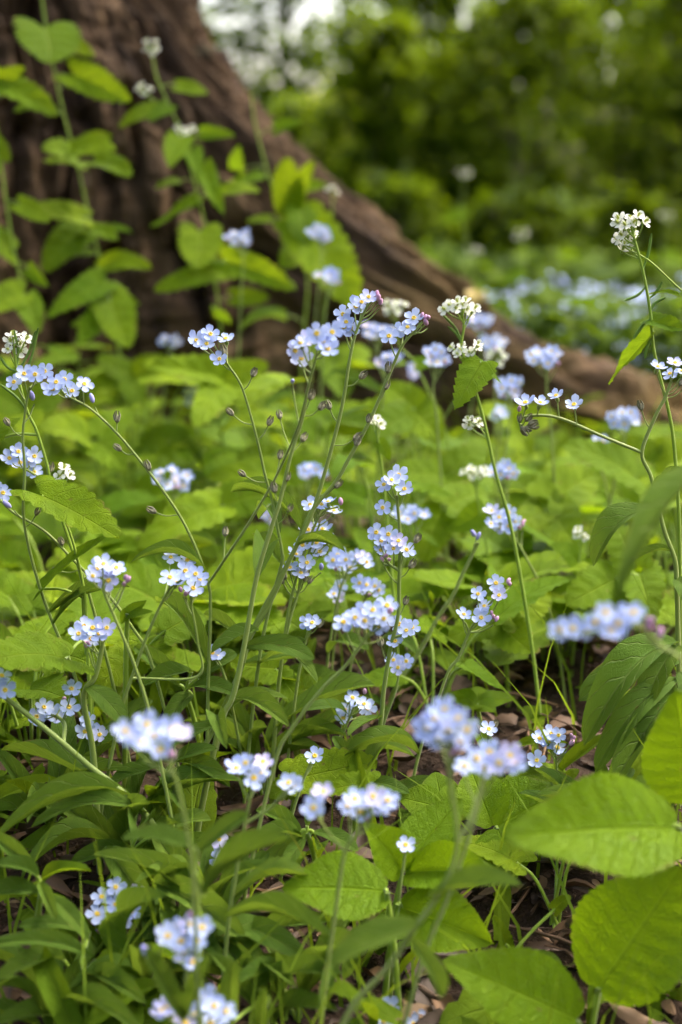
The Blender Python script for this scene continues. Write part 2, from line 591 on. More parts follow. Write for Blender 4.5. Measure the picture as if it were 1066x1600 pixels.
WHITE = [corolla(4, .0041, .46, 40 + k, d, .1).mesh('white_corolla', M['white']) for k, d in enumerate((.05, .2, .4))]
def eye_mesh():
    mb = MB()
    prof = [(.00022, .0000), (.00048, .00055), (.00088, .0007), (.00112, .0002)]
    vs, fs = [], []
    for (r, z) in prof:
        for k in range(10):
            q = 2 * math.pi * k / 10
            s = 1 + .12 * math.cos(5 * q)
            vs.append((r * s * math.cos(q), r * s * math.sin(q), z))
    for i in range(3):
        for k in range(10):
            fs.append((i * 10 + k, i * 10 + (k + 1) % 10, (i + 1) * 10 + (k + 1) % 10, (i + 1) * 10 + k))
    fs.append(tuple(range(10)))
    mb.add(vs, fs)
    return mb.mesh('eye', M['eye'])
EYE = eye_mesh()
mb = MB()
mb.ball(Vector((0, 0, .0010)), Vector((0, 0, 1)), .0008, .0034)
for k in range(6):
    q = k * 1.047
    mb.ball(Vector((.0011 * math.cos(q), .0011 * math.sin(q), .0019)), Vector((.2 * math.cos(q), .2 * math.sin(q), 1)), .0003, .0008, 4, 3)
GEYE = mb.mesh('pistil', M['geye'])
def bud_mesh(mat, r, l):
    mb = MB()
    mb.ball(Vector((0, 0, l * .45)), Vector((0, 0, 1)), r, l, 7, 6)
    return mb.mesh('bud', M[mat])
BUD = {'pink': bud_mesh('budpink', .0011, .0036), 'blue': bud_mesh('budblue', .0012, .0050), 'white': bud_mesh('white', .001, .003)}
def capsule_mesh():
    mb = MB()
    mb.ball(Vector((0, 0, .0016)), Vector((0, 0, 1)), .0014, .0036, 7, 5)
    for k in range(5):
        q = k * 1.2566
        c, s_ = math.cos(q), math.sin(q)
        p = [Vector((.0011 * c, .0011 * s_, .001)), Vector((.0014 * c, .0014 * s_, .003)), Vector((.0008 * c, .0008 * s_, .0052))]
        mb.tube(p, [.0004, .0005, .00012], 4)
    return mb.mesh('seed_capsule', M['capsule'])
CAPS = capsule_mesh()

def place(parent, off, name, mesh, p, nrm, scale=1.0, spin=None):
    o = link(name, mesh, parent)
    z = nrm.normalized()
    q = z.to_track_quat('Z', 'Y') @ Quaternion((0, 0, 1), R.uniform(0, 6.28) if spin is None else spin)
    o.matrix_local = Matrix.LocRotScale(p - Vector(off), q, Vector((scale,) * 3))
    return o
def flower(parent, off, p, nrm, kind='blue', scale=1.0):
    f = place(parent, off, 'flower', R.choice(BLUE if kind == 'blue' else WHITE), p, nrm, scale)
    e = link('eye' if kind == 'blue' else 'pistil', EYE if kind == 'blue' else GEYE, f)
    return f

def pts3(lst, Y):
    return [at(p[0], p[1], p[2] if len(p) > 2 else Y) for p in lst]
def nearest(samples, p):
    return min(samples, key=lambda s: (s - p).length_squared)

def to_ground(path, drift=.02):
    """extend a stem (top first) down to the soil"""
    a, b = path[-2], path[-1]
    d = (b - a)
    d = d / max(1e-6, -d.z) if d.z < -1e-4 else Vector((0, 0, -1))
    g = ground(b.x, b.y)
    hgt = b.z - g
    if hgt <= .004:
        path[-1] = Vector((b.x, b.y, g - .004))
        return path
    dx = max(-.35, min(.35, d.x)) * hgt * .6
    dy = max(-.35, min(.35, d.y)) * hgt * .6
    m = Vector((b.x + dx * .6, b.y + dy * .6, g + hgt * .45))
    e = Vector((b.x + dx, b.y + dy, 0))
    e.z = ground(e.x, e.y) - .006
    return path + [m, e]

def fmn(label, Y, stem, flowers, buds=(), caps=(), branches=(), face=.6, size=1.0, r=(.00055, .00095), leaves=(), autoleaf=0, pinkbuds=(), group=None, jit=.006, drift=.02):
    path = smooth_path(to_ground(pts3(stem, Y)), 6)
    off = path[-1].copy(); off.z += .006
    root = thing('forget_me_not', off, label, 'forget-me-not', group or 'forget-me-nots in flower')
    mb = MB()
    n = len(path)
    mb.tube(path, [r[0] + (r[1] - r[0]) * i / n for i in range(n)], 7)
    samples = list(path)
    for br in branches:
        bp = pts3(br, Y)
        bp[-1] = nearest(samples, bp[-1])
        bs = smooth_path(bp, 6)
        mb.tube(bs, [r[0] * .85 + .0002 * i / len(bs) for i in range(len(bs))], 6)
        samples += bs
    def pedicel(p, nrm, rad=.00035):
        s = nearest(samples, p - nrm * .006 + Vector((0, 0, -.006)))
        m = s.lerp(p, .5) - nrm * .0015 + Vector((0, 0, -.001))
        e = p - nrm * .0022
        mb.tube(smooth_path([s, m, e], 3), rad, 5)
    for f in flowers:
        p = at(f[0], f[1], (f[2] if len(f) > 2 else Y) + R.uniform(-jit, jit))
        nm = nrm_for(p, face, .28)
        flower(root, off, p, nm, 'blue', size * R.uniform(.88, 1.08))
        pedicel(p, nm)
        mb.ball(p - nm * .0022, nm, .0011, .0038, 6, 4)      # calyx
    for kind, lst in (('blue', buds), ('pink', pinkbuds)):
        for b in lst:
            p = at(b[0], b[1], (b[2] if len(b) > 2 else Y) + R.uniform(-.003, .003))
            nm = nrm_for(p, .3, .5)
            place(root, off, 'bud', BUD[kind], p, nm, R.uniform(.8, 1.15))
            pedicel(p, nm)
    for c in caps:
        p = at(c[0], c[1], c[2] if len(c) > 2 else Y)
        s = nearest(samples, p + Vector((0, 0, -.006)))
        dr = (p - s).normalized() + Vector((0, 0, .5))
        place(root, off, 'seed_capsule', CAPS, p, dr, R.uniform(.85, 1.1))
        mb.tube(smooth_path([s, s.lerp(p, .55) + Vector((0, 0, -.0012)), p], 3), .0003, 5)
    build(mb, 'stem', M['stem'], root, off)
    for lf in leaves:
        stem_leaf(root, off, lf, Y)
    for k in range(autoleaf):
        i = int(n * (.45 + .5 * (k + R.uniform(.1, .9)) / autoleaf))
        b = path[min(i, n - 1)]
        a = R.uniform(0, 6.28)
        L = R.uniform(.030, .055)
        tip = b + Vector((math.cos(a) * L, math.sin(a) * L * .8, R.uniform(.0, .45) * L))
        put_leaf(root, off, 'lance', b, tip, L * R.uniform(.22, .32), nrm_for(b, .25, .25))
    return root
def stem_leaf(root, off, lf, Y, kind='lance'):
    """lf = (bx, by, tx, ty, width_px, [Yb, Yt, facing, variant, kind])"""
    bx, by, tx, ty, wpx = lf[:5]
    Yb = lf[5] if len(lf) > 5 and lf[5] else Y
    Yt = lf[6] if len(lf) > 6 and lf[6] else Yb
    k = lf[7] if len(lf) > 7 and lf[7] is not None else .55
    var = lf[8] if len(lf) > 8 else None
    kd = lf[9] if len(lf) > 9 else kind
    b, t = at(bx, by, Yb), at(tx, ty, Yt)
    return put_leaf(root, off, kd, b, t, wpx / F * (Yb + Yt) / 2 / max(.35, k ** .5) * (.80 if kd == 'lance' else 1), nrm_for(b.lerp(t, .5), k, .08), var)


# ================================================================ THE SETTING
def make_ground():
    xs = np.concatenate([-np.geomspace(400, 1.2, 26), np.linspace(-1.1, 1.1, 150), np.geomspace(1.2, 400, 26)])
    ys = np.concatenate([[-30, -8, -2, -.5], np.linspace(0, 2.6, 190), np.geomspace(2.65, 900, 60)])
    X, Yg = np.meshgrid(xs, ys)
    Z = np.interp(Yg, GY, GZ) + .010 * np.sin(X * 9.1 + 1.3) * np.sin(Yg * 7.7 + .4) + .005 * np.sin(X * 23 + Yg * 17)
    near = np.clip(1 - (np.abs(X) + Yg) / 6, 0, 1)
    Z = Z + near * .006 * fbm(X * 30, Yg * 30, 3)
    nx, ny = len(xs), len(ys)
    vs = np.stack([X.ravel(), Yg.ravel(), Z.ravel()], 1)
    idx = np.arange(nx * ny).reshape(ny, nx)
    fs = np.stack([idx[:-1, :-1].ravel(), idx[:-1, 1:].ravel(), idx[1:, 1:].ravel(), idx[1:, :-1].ravel()], 1)
    me = bpy.data.meshes.new('ground')
    me.from_pydata(vs.tolist(), [], fs.tolist())
    me.materials.append(M['ground'])
    me.polygons.foreach_set('use_smooth', np.ones(len(me.polygons), dtype=bool))
    o = link('ground', me)
    tag(o, 'dark brown woodland soil under the plants', None, None, 'structure')
make_ground()

# ---------------------------------------------------------------- the big tree (buttressed trunk with a root running right)
TCX, TCY = -.62, 2.0
PHI = math.radians(-18)
CR_Z = np.array([-.3, 0, .06, .090, .130, .185, .245, .315, .385, .47, .575, .8, 1.3, 4.5])
CR_R = np.array([1.6, 1.25, 1.10, .975, .890, .800, .705, .610, .525, .455, .405, .375, .355, .32])
def make_tree():
    th = np.concatenate([np.linspace(-115, 20, 640), np.linspace(20, 245, 120)[1:-1]]) * np.pi / 180
    z = np.concatenate([np.linspace(-.12, .95, 300), np.linspace(1.0, 4.5, 40)])
    T, Z = np.meshgrid(th, z)
    rt = np.interp(Z, [-.3, 0, .2, .5, 1, 4.5], [.50, .46, .41, .375, .355, .32])
    cr = np.interp(Z, CR_Z, CR_R)
    def dang(a):
        return (T - a + np.pi) % (2 * np.pi) - np.pi
    warp = .05 * perlin(Z * 4, T * 2)
    sg = .17 / cr
    d0 = dang(PHI) + warp
    lobe = np.exp(-np.abs(d0 / sg) ** 2.2 / 2)
    r = rt + (cr - rt) * lobe
    for a, ex, wd in ((-62, .16, .16), (-38, .07, .13), (-100, .22, .2), (60, .4, .2), (120, .35, .22), (190, .4, .22)):
        r = r + ex * np.exp(-np.clip(Z, 0, 9) / .26) * np.exp(-(dang(math.radians(a)) + warp * .8) ** 2 / (2 * wd ** 2))
    # hollow between the lobes
    for a, zz, dp in ((-50, .10, .07), (-30, .13, .06), (-73, .12, .07)):
        r = r - dp * np.exp(-((Z - zz) / .11) ** 2) * np.exp(-(dang(math.radians(a)) / .09) ** 2)
    X, Yt = TCX + r * np.cos(T), TCY + r * np.sin(T)
    P = np.stack([X, Yt, Z], 2)
    du = np.gradient(P, axis=1); dv = np.gradient(P, axis=0)
    N = np.cross(du, dv)
    N /= np.linalg.norm(N, axis=2, keepdims=True) + 1e-12
    seg = np.linalg.norm(dv, axis=2)
    S = np.cumsum(seg, axis=0)
    u = T * .42
    wv = .012 * fbm(u * 9, S * 5, 3)
    a = fbm((u + wv * 1.6) / .040, S / .17, 2)
    rid = np.clip(np.abs(a) * 3.4, 0, 1) ** .8
    b = fbm((u + wv) / .012, S / .05, 3)
    c = fbm(u / .09, S / .25, 2)
    h = .042 * (rid - .6) + .011 * b + .016 * c
    # cross cracks
    h = h - .008 * np.clip(1 - np.abs(fbm(u / .05, S / .035, 2)) * 5, 0, 1)
    P = P + N * h[..., None]
    ny, nx = T.shape
    vs = P.reshape(-1, 3) - np.array([TCX, TCY, 0])
    idx = np.arange(nx * ny).reshape(ny, nx)
    nxt = np.roll(idx, -1, axis=1)
    fs = np.stack([idx[:-1].ravel(), nxt[:-1].ravel(), nxt[1:].ravel(), idx[1:].ravel()], 1)
    root = thing('old_tree', (TCX, TCY, 0), 'massive old tree trunk with furrowed brown bark and flaring root', 'tree')
    me = bpy.data.meshes.new('trunk')
    vs[:, 2] -= 0
    me.from_pydata(vs.tolist(), [], fs.tolist())
    me.materials.append(M['bark'])
    ul = me.uv_layers.new(name='UVMap')
    li = np.empty(len(me.loops), dtype=np.int32)
    me.loops.foreach_get('vertex_index', li)
    UVv = np.stack([u.ravel(), S.ravel()], 1)
    ul.data.foreach_set('uv', UVv[li].astype(np.float32).ravel())
    ms = me.attributes.new('moss', 'FLOAT', 'POINT')
    mo = np.clip(1.1 - Z / .38, 0, 1) * np.clip(.45 + N[..., 2], 0.15, 1)
    ms.data.foreach_set('value', mo.ravel().astype(np.float32))
    me.polygons.foreach_set('use_smooth', np.ones(len(me.polygons), dtype=bool))
    link('trunk', me, root)
    # high limbs and the unseen crown, spread wide and dense to cut the light
    mb = MB()
    rq = random.Random(3)
    cl = []
    for k in range(11):
        a = k * .571 + .2
        el = .55 + .5 * (k % 3)
        Lm = rq.uniform(2.8, 5.2)
        p0 = Vector((0, 0, 3.7 + .09 * k))
        p1 = p0 + Vector((math.cos(a) * Lm * .35, math.sin(a) * Lm * .35, el * .6))
        p2 = p0 + Vector((math.cos(a + .25) * Lm, math.sin(a + .25) * Lm, el * 1.4))
        pp = smooth_path([p0, p1, p2], 6)
        mb.tube(pp, [.15 - .12 * i / len(pp) for i in range(len(pp))], 8)
        for q in range(34):
            c = pp[3 + rq.randrange(len(pp) - 3)] + Vector((rq.gauss(0, .85), rq.gauss(0, .85), rq.uniform(-.1, 1.2)))
            cl.append((c, rq.uniform(.35, .7)))
    link('limb', mb.mesh('limb', M['farbark']), root)
    mb = MB()
    leaf_cloud(mb, rq, cl, 70, .15)
    link('crown', mb.mesh('crown', M['far'], False), root)
    return root

def leaf_cloud(mb, rq, clumps, per, size):
    for (c, rad) in clumps:
        shade = rq.random()
        for _ in range(per):
            v = Vector((rq.gauss(0, .5), rq.gauss(0, .5), rq.gauss(0, .42))) * rad
            p = c + v
            d = Vector((rq.uniform(-1, 1), rq.uniform(-1, 1), rq.uniform(-.8, .3))).normalized()
            nn = Vector((rq.uniform(-.8, .8), rq.uniform(-.8, .8), 1)).normalized()
            s = size * rq.uniform(.6, 1.25)
            fr = frame(d, nn)
            x, y, z = fr.col[0], fr.col[1], fr.col[2]
            a, t = p, p + y * s
            m = p + y * s * .45
            l_, r_ = m - x * s * .34 + z * s * .1, m + x * s * .34 + z * s * .1
            mb.add([tuple(a), tuple(r_), tuple(t), tuple(l_)], [(0, 1, 2), (0, 2, 3)], None, (shade * .55 + rq.random() * .45) % 1.0)
make_tree()

# ---------------------------------------------------------------- woodland behind
def shrub(name, label, cat, px, Y, top_py, halfpx, nclump, per, size, seed, mat='far', low=.0, group=None, trunk=.03, stems=3):
    rq = random.Random(seed)
    x = (px - 533) / F * Y * 1.02
    g = ground(x, Y)
    top = at(px, top_py, Y).z
    hw = halfpx / F * Y
    root = thing(name, (x, Y, g), label, cat, group)
    H = top - g
    mb = MB()
    for s in range(stems):
        a = rq.uniform(0, 6.28)
        e = Vector((math.cos(a) * hw * .45, math.sin(a) * hw * .35, H * rq.uniform(.7, .95)))
        m = Vector((e.x * .3, e.y * .3, H * .45))
        mb.tube(smooth_path([Vector((e.x * .05, e.y * .05, -.05)), m, e], 5), [trunk * (1 - .8 * i / 11) for i in range(11)], 7)
        for q in range(4):
            b = m.lerp(e, q / 4)
            a2 = rq.uniform(0, 6.28)
            mb.tube([b, b + Vector((math.cos(a2) * hw * .4, math.sin(a2) * hw * .4, H * .12))], [trunk * .35, trunk * .1], 5)
    link('trunk', mb.mesh('trunk', M['farbark']), root)
    mb = MB()
    cl = []
    for k in range(nclump):
        f = rq.random() ** 1.15
        zz = low * H + (1 - low) * H * f
        wv = math.sin(math.pi * (.30 + .66 * f)) ** .5
        a, rr = rq.uniform(0, 6.28), math.sqrt(rq.random())
        cl.append((Vector((math.cos(a) * rr * hw * wv, math.sin(a) * rr * hw * .7 * wv, zz)), hw * rq.uniform(.16, .30)))
    leaf_cloud(mb, rq, cl, per, size)
    link('crown', mb.mesh('crown', M[mat], False), root)
    return root
SH = [
    # px, Y, top row, half width, clumps, per, leaf size, material, label
    (470, 7.5, 165, 120, 80, 34, .06, 'far', 'low dark bush in the notch above the root'),
    (590, 7.0, 20, 100, 130, 34, .06, 'far', 'dark green bush rising behind the root crest'),
    (680, 7.6, -60, 140, 150, 36, .065, 'far', 'tall dark shrub left of the slender grey trunk'),
    (810, 7.0, -40, 150, 140, 34, .06, 'far', 'dense olive shrub around the slender grey trunk'),
    (930, 7.8, -60, 150, 140, 34, .065, 'far', 'tall green shrub behind the white topped plant'),
    (1060, 7.0, -60, 150, 140, 34, .06, 'far', 'leafy shrub at the right edge'),
    (1190, 7.5, -60, 160, 120, 34, .065, 'far', 'leafy shrub just beyond the right edge'),
    (530, 12.0, 150, 90, 40, 30, .09, 'far_sunlit_tint', 'bush painted a sunlit yellow green below the bright sky gap'),
    (1000, 12.5, -30, 90, 50, 34, .10, 'far_sunlit_tint', 'bush painted pale as if sunlit in the top right corner'),
    (615, 4.9, 285, 100, 60, 34, .045, 'far', 'low leafy bush beyond the root crest'),
    (720, 5.4, 335, 90, 50, 34, .05, 'far', 'knee high bush between root crest and wood'),
    (805, 4.7, 300, 95, 60, 34, .045, 'far', 'low leafy bush above the distant blue drift'),
    (890, 5.6, 340, 100, 50, 34, .05, 'far', 'dim low bush behind the blue drift'),
    (975, 4.8, 312, 95, 60, 34, .045, 'far', 'low bush behind the white topped plant'),
    (1075, 5.2, 330, 100, 60, 34, .05, 'far', 'low bush at the right margin of the drift'),
    (250, 9.0, 150, 200, 70, 36, .08, 'far', 'dark bush hidden mostly behind the trunk'),
]
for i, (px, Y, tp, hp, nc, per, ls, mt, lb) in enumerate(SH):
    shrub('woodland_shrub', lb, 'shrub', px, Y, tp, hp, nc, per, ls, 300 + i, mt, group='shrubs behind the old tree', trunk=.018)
TR = [
    (815, 13.0, -500, 330, 120, 40, .13, 'slender tree with a grey trunk rising behind the shrubs', .07, .26),
    (700, 17.0, -420, 190, 110, 40, .15, 'leafy tree right of the bright sky gap', .14, .12),
    (1010, 18.0, -520, 300, 120, 40, .17, 'leafy tree filling the top right of the wood', .14, .10),
    (445, 16.0, -330, 150, 165, 15, .19, 'thin leaved tree with sky shining through its crown', .05, .28),
    (170, 17.0, -500, 200, 90, 36, .16, 'tree standing behind the old trunk', .12, .1),
    (-300, 16.0, -500, 400, 90, 36, .17, 'tree beyond the old trunk towards the left', .14, .1),
    (1450, 15.0, -500, 400, 110, 36, .16, 'tree beyond the right edge of the clearing', .14, .1),
]
for i, (px, Y, tp, hp, nc, per, ls, lb, tk, lw) in enumerate(TR):
    shrub('woodland_tree', lb, 'tree', px, Y, tp, hp, nc, per, ls, 500 + i, 'far', lw, 'trees of the wood behind', tk, 2 if i else 1)
def far_wood():
    """the wood behind, and an unseen ring of it added to block low sky light"""
    rq = random.Random(77)
    mb = MB()
    cl = []
    for k in range(1500):
        a = rq.uniform(-math.pi, math.pi)             # 0 = straight ahead
        px = 533 + F * math.tan(a) if abs(a) < 1.2 else 9999
        inview = abs(a) < .45
        Y = rq.uniform(22, 34) if inview else rq.uniform(8, 14)  # the nearer ring is out of view, added to cut low sky light
        top = 10 if inview else 7.5
        if 300 < px < 575: top = 1.4
        elif 575 <= px < 760: top = 2.9
        cl.append((Vector((math.sin(a) * Y, math.cos(a) * Y, rq.uniform(-.2, top))), rq.uniform(.8, 1.5)))
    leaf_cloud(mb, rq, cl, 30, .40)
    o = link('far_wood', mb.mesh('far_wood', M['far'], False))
    tag(o, 'distant dark green woodland, with an unseen ring of it added round the clearing', 'woodland', None, 'stuff')
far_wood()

# ---------------------------------------------------------------- far herb layer and drift of flowers behind the root
def in_tree(x, y, m=.03):
    dx, dy = x - TCX, y - TCY
    r, a = math.hypot(dx, dy), math.atan2(dy, dx)
    if r < .52 + m: return True
    d = (a - PHI + math.pi) % (2 * math.pi) - math.pi
    return r < 1.22 and abs(d) * r < .13 + m
def far_herbs():
    rq = random.Random(8)
    mb = MB()
    for k in range(15000):
        Y = rq.uniform(1.75, 2.6) if k % 3 == 0 else 2.3 * (5.5 / 2.3) ** rq.random()
        px = rq.uniform(-700, 1700)
        x = (px - 533) / F * Y
        if in_tree(x, Y): continue
        g = ground(x, Y)
        hgt = rq.uniform(.01, .16) * (1 if Y < 4 else 1.6)
        p = Vector((x, Y, g + hgt))
        a = rq.uniform(0, 6.28)
        d = Vector((math.cos(a), math.sin(a), rq.uniform(-.3, .7))).normalized()
        s = rq.uniform(.03, .07) * (1 if Y < 4 else 1.5)
        fr = frame(d, Vector((rq.uniform(-.5, .5), rq.uniform(-.7, .3), 1)))
        xx, yy, zz = fr.col[0], fr.col[1], fr.col[2]
        m = p + yy * s * .4
        mb.add([tuple(p), tuple(m + xx * s * .36 + zz * s * .08), tuple(p + yy * s), tuple(m - xx * s * .36 + zz * s * .08)], [(0, 1, 2), (0, 2, 3)], None, rq.random())
        if k % 2 == 0:
            b = Vector((x, Y, g - .01))
            sd_ = Vector((.0015, 0, 0))
            mb.add([tuple(b - sd_), tuple(b + sd_), tuple(p + sd_), tuple(p - sd_)], [(0, 1, 2, 3)], None, rq.random())
    o = link('far_undergrowth', mb.mesh('far_undergrowth', M['fargrass'], False))
    tag(o, 'blurred green herb layer covering the ground behind the root', 'undergrowth', None, 'stuff')
    mb = MB()
    st = MB()
    for k in range(330):
        Y = rq.uniform(1.9, 3.3)
        px = rq.gauss(930, 130) if k % 4 else rq.uniform(560, 1300)
        x = (px - 533) / F * Y
        if in_tree(x, Y, .1): continue
        g = ground(x, Y)
        hh = rq.uniform(.05, .19)
        c = Vector((x, Y, g + hh))
        st.tube([Vector((x + rq.uniform(-.03, .03), Y, g - .01)), c], [.0016, .0010], 4)
        for q in range(rq.randint(3, 8)):
            p = c + Vector((rq.gauss(0, .012), rq.gauss(0, .012), rq.gauss(0, .006)))
            nn = Vector((rq.gauss(0, .3), -.6 + rq.gauss(0, .3), .9)).normalized()
            fr = frame(nn.orthogonal(), nn)
            vs = []
            for j in range(10):
                rr = .0046 if j % 2 == 0 else .0026
                vs.append(tuple(p + (fr.col[0] * math.cos(j * .628) + fr.col[1] * math.sin(j * .628)) * rr))
            mb.add(vs, [tuple(range(10))], [(.5, .9)] * 10, rq.random())
    o = link('distant_flower_drift', mb.mesh('blossom', M['blue'], False))
    tag(o, 'hazy drift of pale blue flowers far behind the root', 'flowers', None, 'stuff')
    s2 = link('stems', st.mesh('stems', M['gstem']), o)
    s2['kind'] = 'stuff'
far_herbs()

# ---------------------------------------------------------------- leaf litter
def litter():
    rq = random.Random(21)
    mb = MB()
    for k in range(4600):
        Y = .40 + 1.3 * rq.random() ** 1.4
        x = rq.uniform(-.36, .36) * max(.6, Y) * 1.15
        g = ground(x, Y)
        L = rq.uniform(.007, .026)
        a = rq.uniform(0, 6.28)
        d = Vector((math.cos(a), math.sin(a), rq.uniform(-.25, .35)))
        fr = frame(d, Vector((rq.uniform(-.5, .5), rq.uniform(-.6, .3), 1)))
        wd = rq.uniform(.25, .6)
        cu, cu2 = rq.uniform(-.7, .9), rq.uniform(-.7, 1.1)
        rows, cols = 4, 3
        vs, fs = [], []
        p = Vector((x, Y, g + rq.uniform(.001, .010)))
        for i in range(rows + 1):
            t = i / rows
            ww = wd * math.sin(math.pi * (.08 + .88 * t)) * rq.uniform(.75, 1.1) * .5
            for j in range(cols + 1):
                u = -1 + 2 * j / cols
                q = fr.col[0] * (u * ww * L) + fr.col[1] * (t * L) + fr.col[2] * (L * (cu * t * (1 - t) + cu2 * u * u * ww + rq.uniform(-.03, .03)))
                vs.append(tuple(p + q))
        for i in range(rows):
            for j in range(cols):
                b = i * (cols + 1) + j
                fs.append((b, b + 1, b + cols + 2, b + cols + 1))
        mb.add(vs, fs, None, rq.random())
    for k in range(260):                       # broken stalks
        Y = .42 + 1.0 * rq.random() ** 1.3
        x = rq.uniform(-.34, .34) * max(.6, Y)
        a = rq.uniform(0, 6.28)
        L = rq.uniform(.012, .06)
        p = Vector((x, Y, ground(x, Y) + rq.uniform(.003, .012)))
        e = p + Vector((math.cos(a) * L, math.sin(a) * L, rq.uniform(-.15, .25) * L))
        m = p.lerp(e, .5) + Vector((rq.uniform(-.1, .1), rq.uniform(-.1, .1), .06)) * L
        n0 = len(mb.v)
        mb.tube(smooth_path([p, m, e], 2), rq.uniform(.0004, .0011), 4)
        mb.r[n0:] = [rq.random()] * (len(mb.v) - n0)
    for k in range(5000):                      # crumbs of earth
        Y = .42 + .8 * rq.random() ** 1.3
        x = rq.uniform(-.34, .34) * max(.6, Y)
        s = rq.uniform(.0008, .0030)
        c = Vector((x, Y, ground(x, Y) + rq.uniform(.002, .007)))
        q = [c + Vector((rq.uniform(-1, 1), rq.uniform(-1, 1), rq.uniform(-.6, .8))) * s for _ in range(4)]
        mb.add([tuple(v) for v in q], [(0, 1, 2), (0, 2, 3), (0, 3, 1), (1, 3, 2)], None, rq.random() * .4)
    o = link('leaf_litter', mb.mesh('leaf_litter', M['litter']))
    tag(o, 'dead brown leaf scraps littering the soil', 'leaf litter', None, 'stuff')
litter()
def twig(label, pts, r0, name='twig', mat='twig', cat='twig'):
    P = []
    for (px, py, Y) in pts:
        p = at(px, py, Y)
        p.z = max(p.z, ground(p.x, p.y) + r0 * .4)
        P.append(p)
    P = smooth_path(P, 7)
    off = P[0].copy()
    P = [p + Vector((R.uniform(-1, 1), R.uniform(-1, 1), R.uniform(-1, 1))) * r0 * .25 - off for p in P]
    mb = MB()
    mb.tube(P, [r0 * (1 - .6 * i / len(P)) * R.uniform(.85, 1.15) for i in range(len(P))], 9)
    o = link(name, mb.mesh(name, M[mat]))
    o.location = off
    tag(o, label, cat)
def gy(py):
    """distance at which the soil appears on a photo row"""
    lo, hi = .3, 3.
    for _ in range(40):
        m = (lo + hi) / 2
        if at(533, py, m).z > ground(0, m): lo = m
        else: hi = m
    return lo
twig('thin dark twig on bare soil in the bottom middle', [(640, 1535, gy(1535)), (690, 1565, gy(1565)), (745, 1610, gy(1610))], .0022)
twig('tan dry stick behind the blurred flowers right of centre', [(755, 1062, gy(1062)), (778, 1035, gy(1035)), (790, 1028, gy(1028))], .0022)
twig('rotten brown branch among the leaves on the left', [(-20, 1262, gy(1262)), (60, 1250, gy(1250)), (130, 1236, gy(1236))], .008, 'rotten_branch', 'log', 'branch')
twig('dark decaying log half hidden at left below the small flowers', [(-20, 1345, gy(1345)), (70, 1335, gy(1335)), (170, 1320, gy(1320)), (215, 1300, gy(1300))], .013, 'decaying_log', 'log', 'log')
twig('brown fallen stick lying behind the tallest middle stem', [(590, 1160, gy(1160)), (660, 1172, gy(1172)), (720, 1185, gy(1185))], .005, 'fallen_stick', 'log', 'stick')
twig('bent grey twig under the two small right flowers', [(800, 1215, gy(1215)), (850, 1235, gy(1235)), (900, 1262, gy(1262))], .0024)

def yellow_leaf(label, px, py, Y, r):
    p = at(px, py, Y)
    n = nrm_for(p, .5, .2)
    mb = MB()
    vs, fs = [(0, 0, .0)], []
    for k in range(14):
        q = 2 * math.pi * k / 14
        rr = r * (1 + .12 * math.sin(3 * q + px))
        vs.append((rr * math.cos(q), rr * .8 * math.sin(q), r * .25 * math.cos(2 * q)))
    for k in range(14):
        fs.append((0, 1 + k, 1 + (k + 1) % 14))
    mb.add(vs, fs)
    o = link('fallen_leaf', mb.mesh('fallen_leaf', M['yellow']))
    o.location = p
    o.rotation_euler = n.to_track_quat('Z', 'Y').to_euler()
    tag(o, label, 'fallen leaf', 'yellow leaves fallen on the root')
def root_surface(px, py):
    """march along the pixel ray until it meets the tree mesh's smooth shape"""
    for k in range(400):
        Y = 1.2 + k * .004
        p = at(px, py, Y)
        dx, dy = p.x - TCX, p.y - TCY
        r, a = math.hypot(dx, dy), math.atan2(dy, dx)
        rt = float(np.interp(p.z, [-.3, 0, .2, .5, 1, 4.5], [.50, .46, .41, .375, .355, .32]))
        cr = float(np.interp(p.z, CR_Z, CR_R))
        rr = rt + (cr - rt) * math.exp(-abs((a - PHI) / (.17 / cr)) ** 2.2 / 2)
        if r < rr: return Y - .022
    return 1.7
for lb, px, py, r in (('large yellow leaf lying near the crest of the root', 742, 463, .012), ('small yellow leaf low on the right root', 912, 566, .009),
                      ('little yellow leaf on the bark above the white flowers', 592, 380, .008), ('yellow leaf scrap on dark bark by the left stem', 46, 285, .007)):
    yellow_leaf(lb, px, py, root_surface(px, py), r)

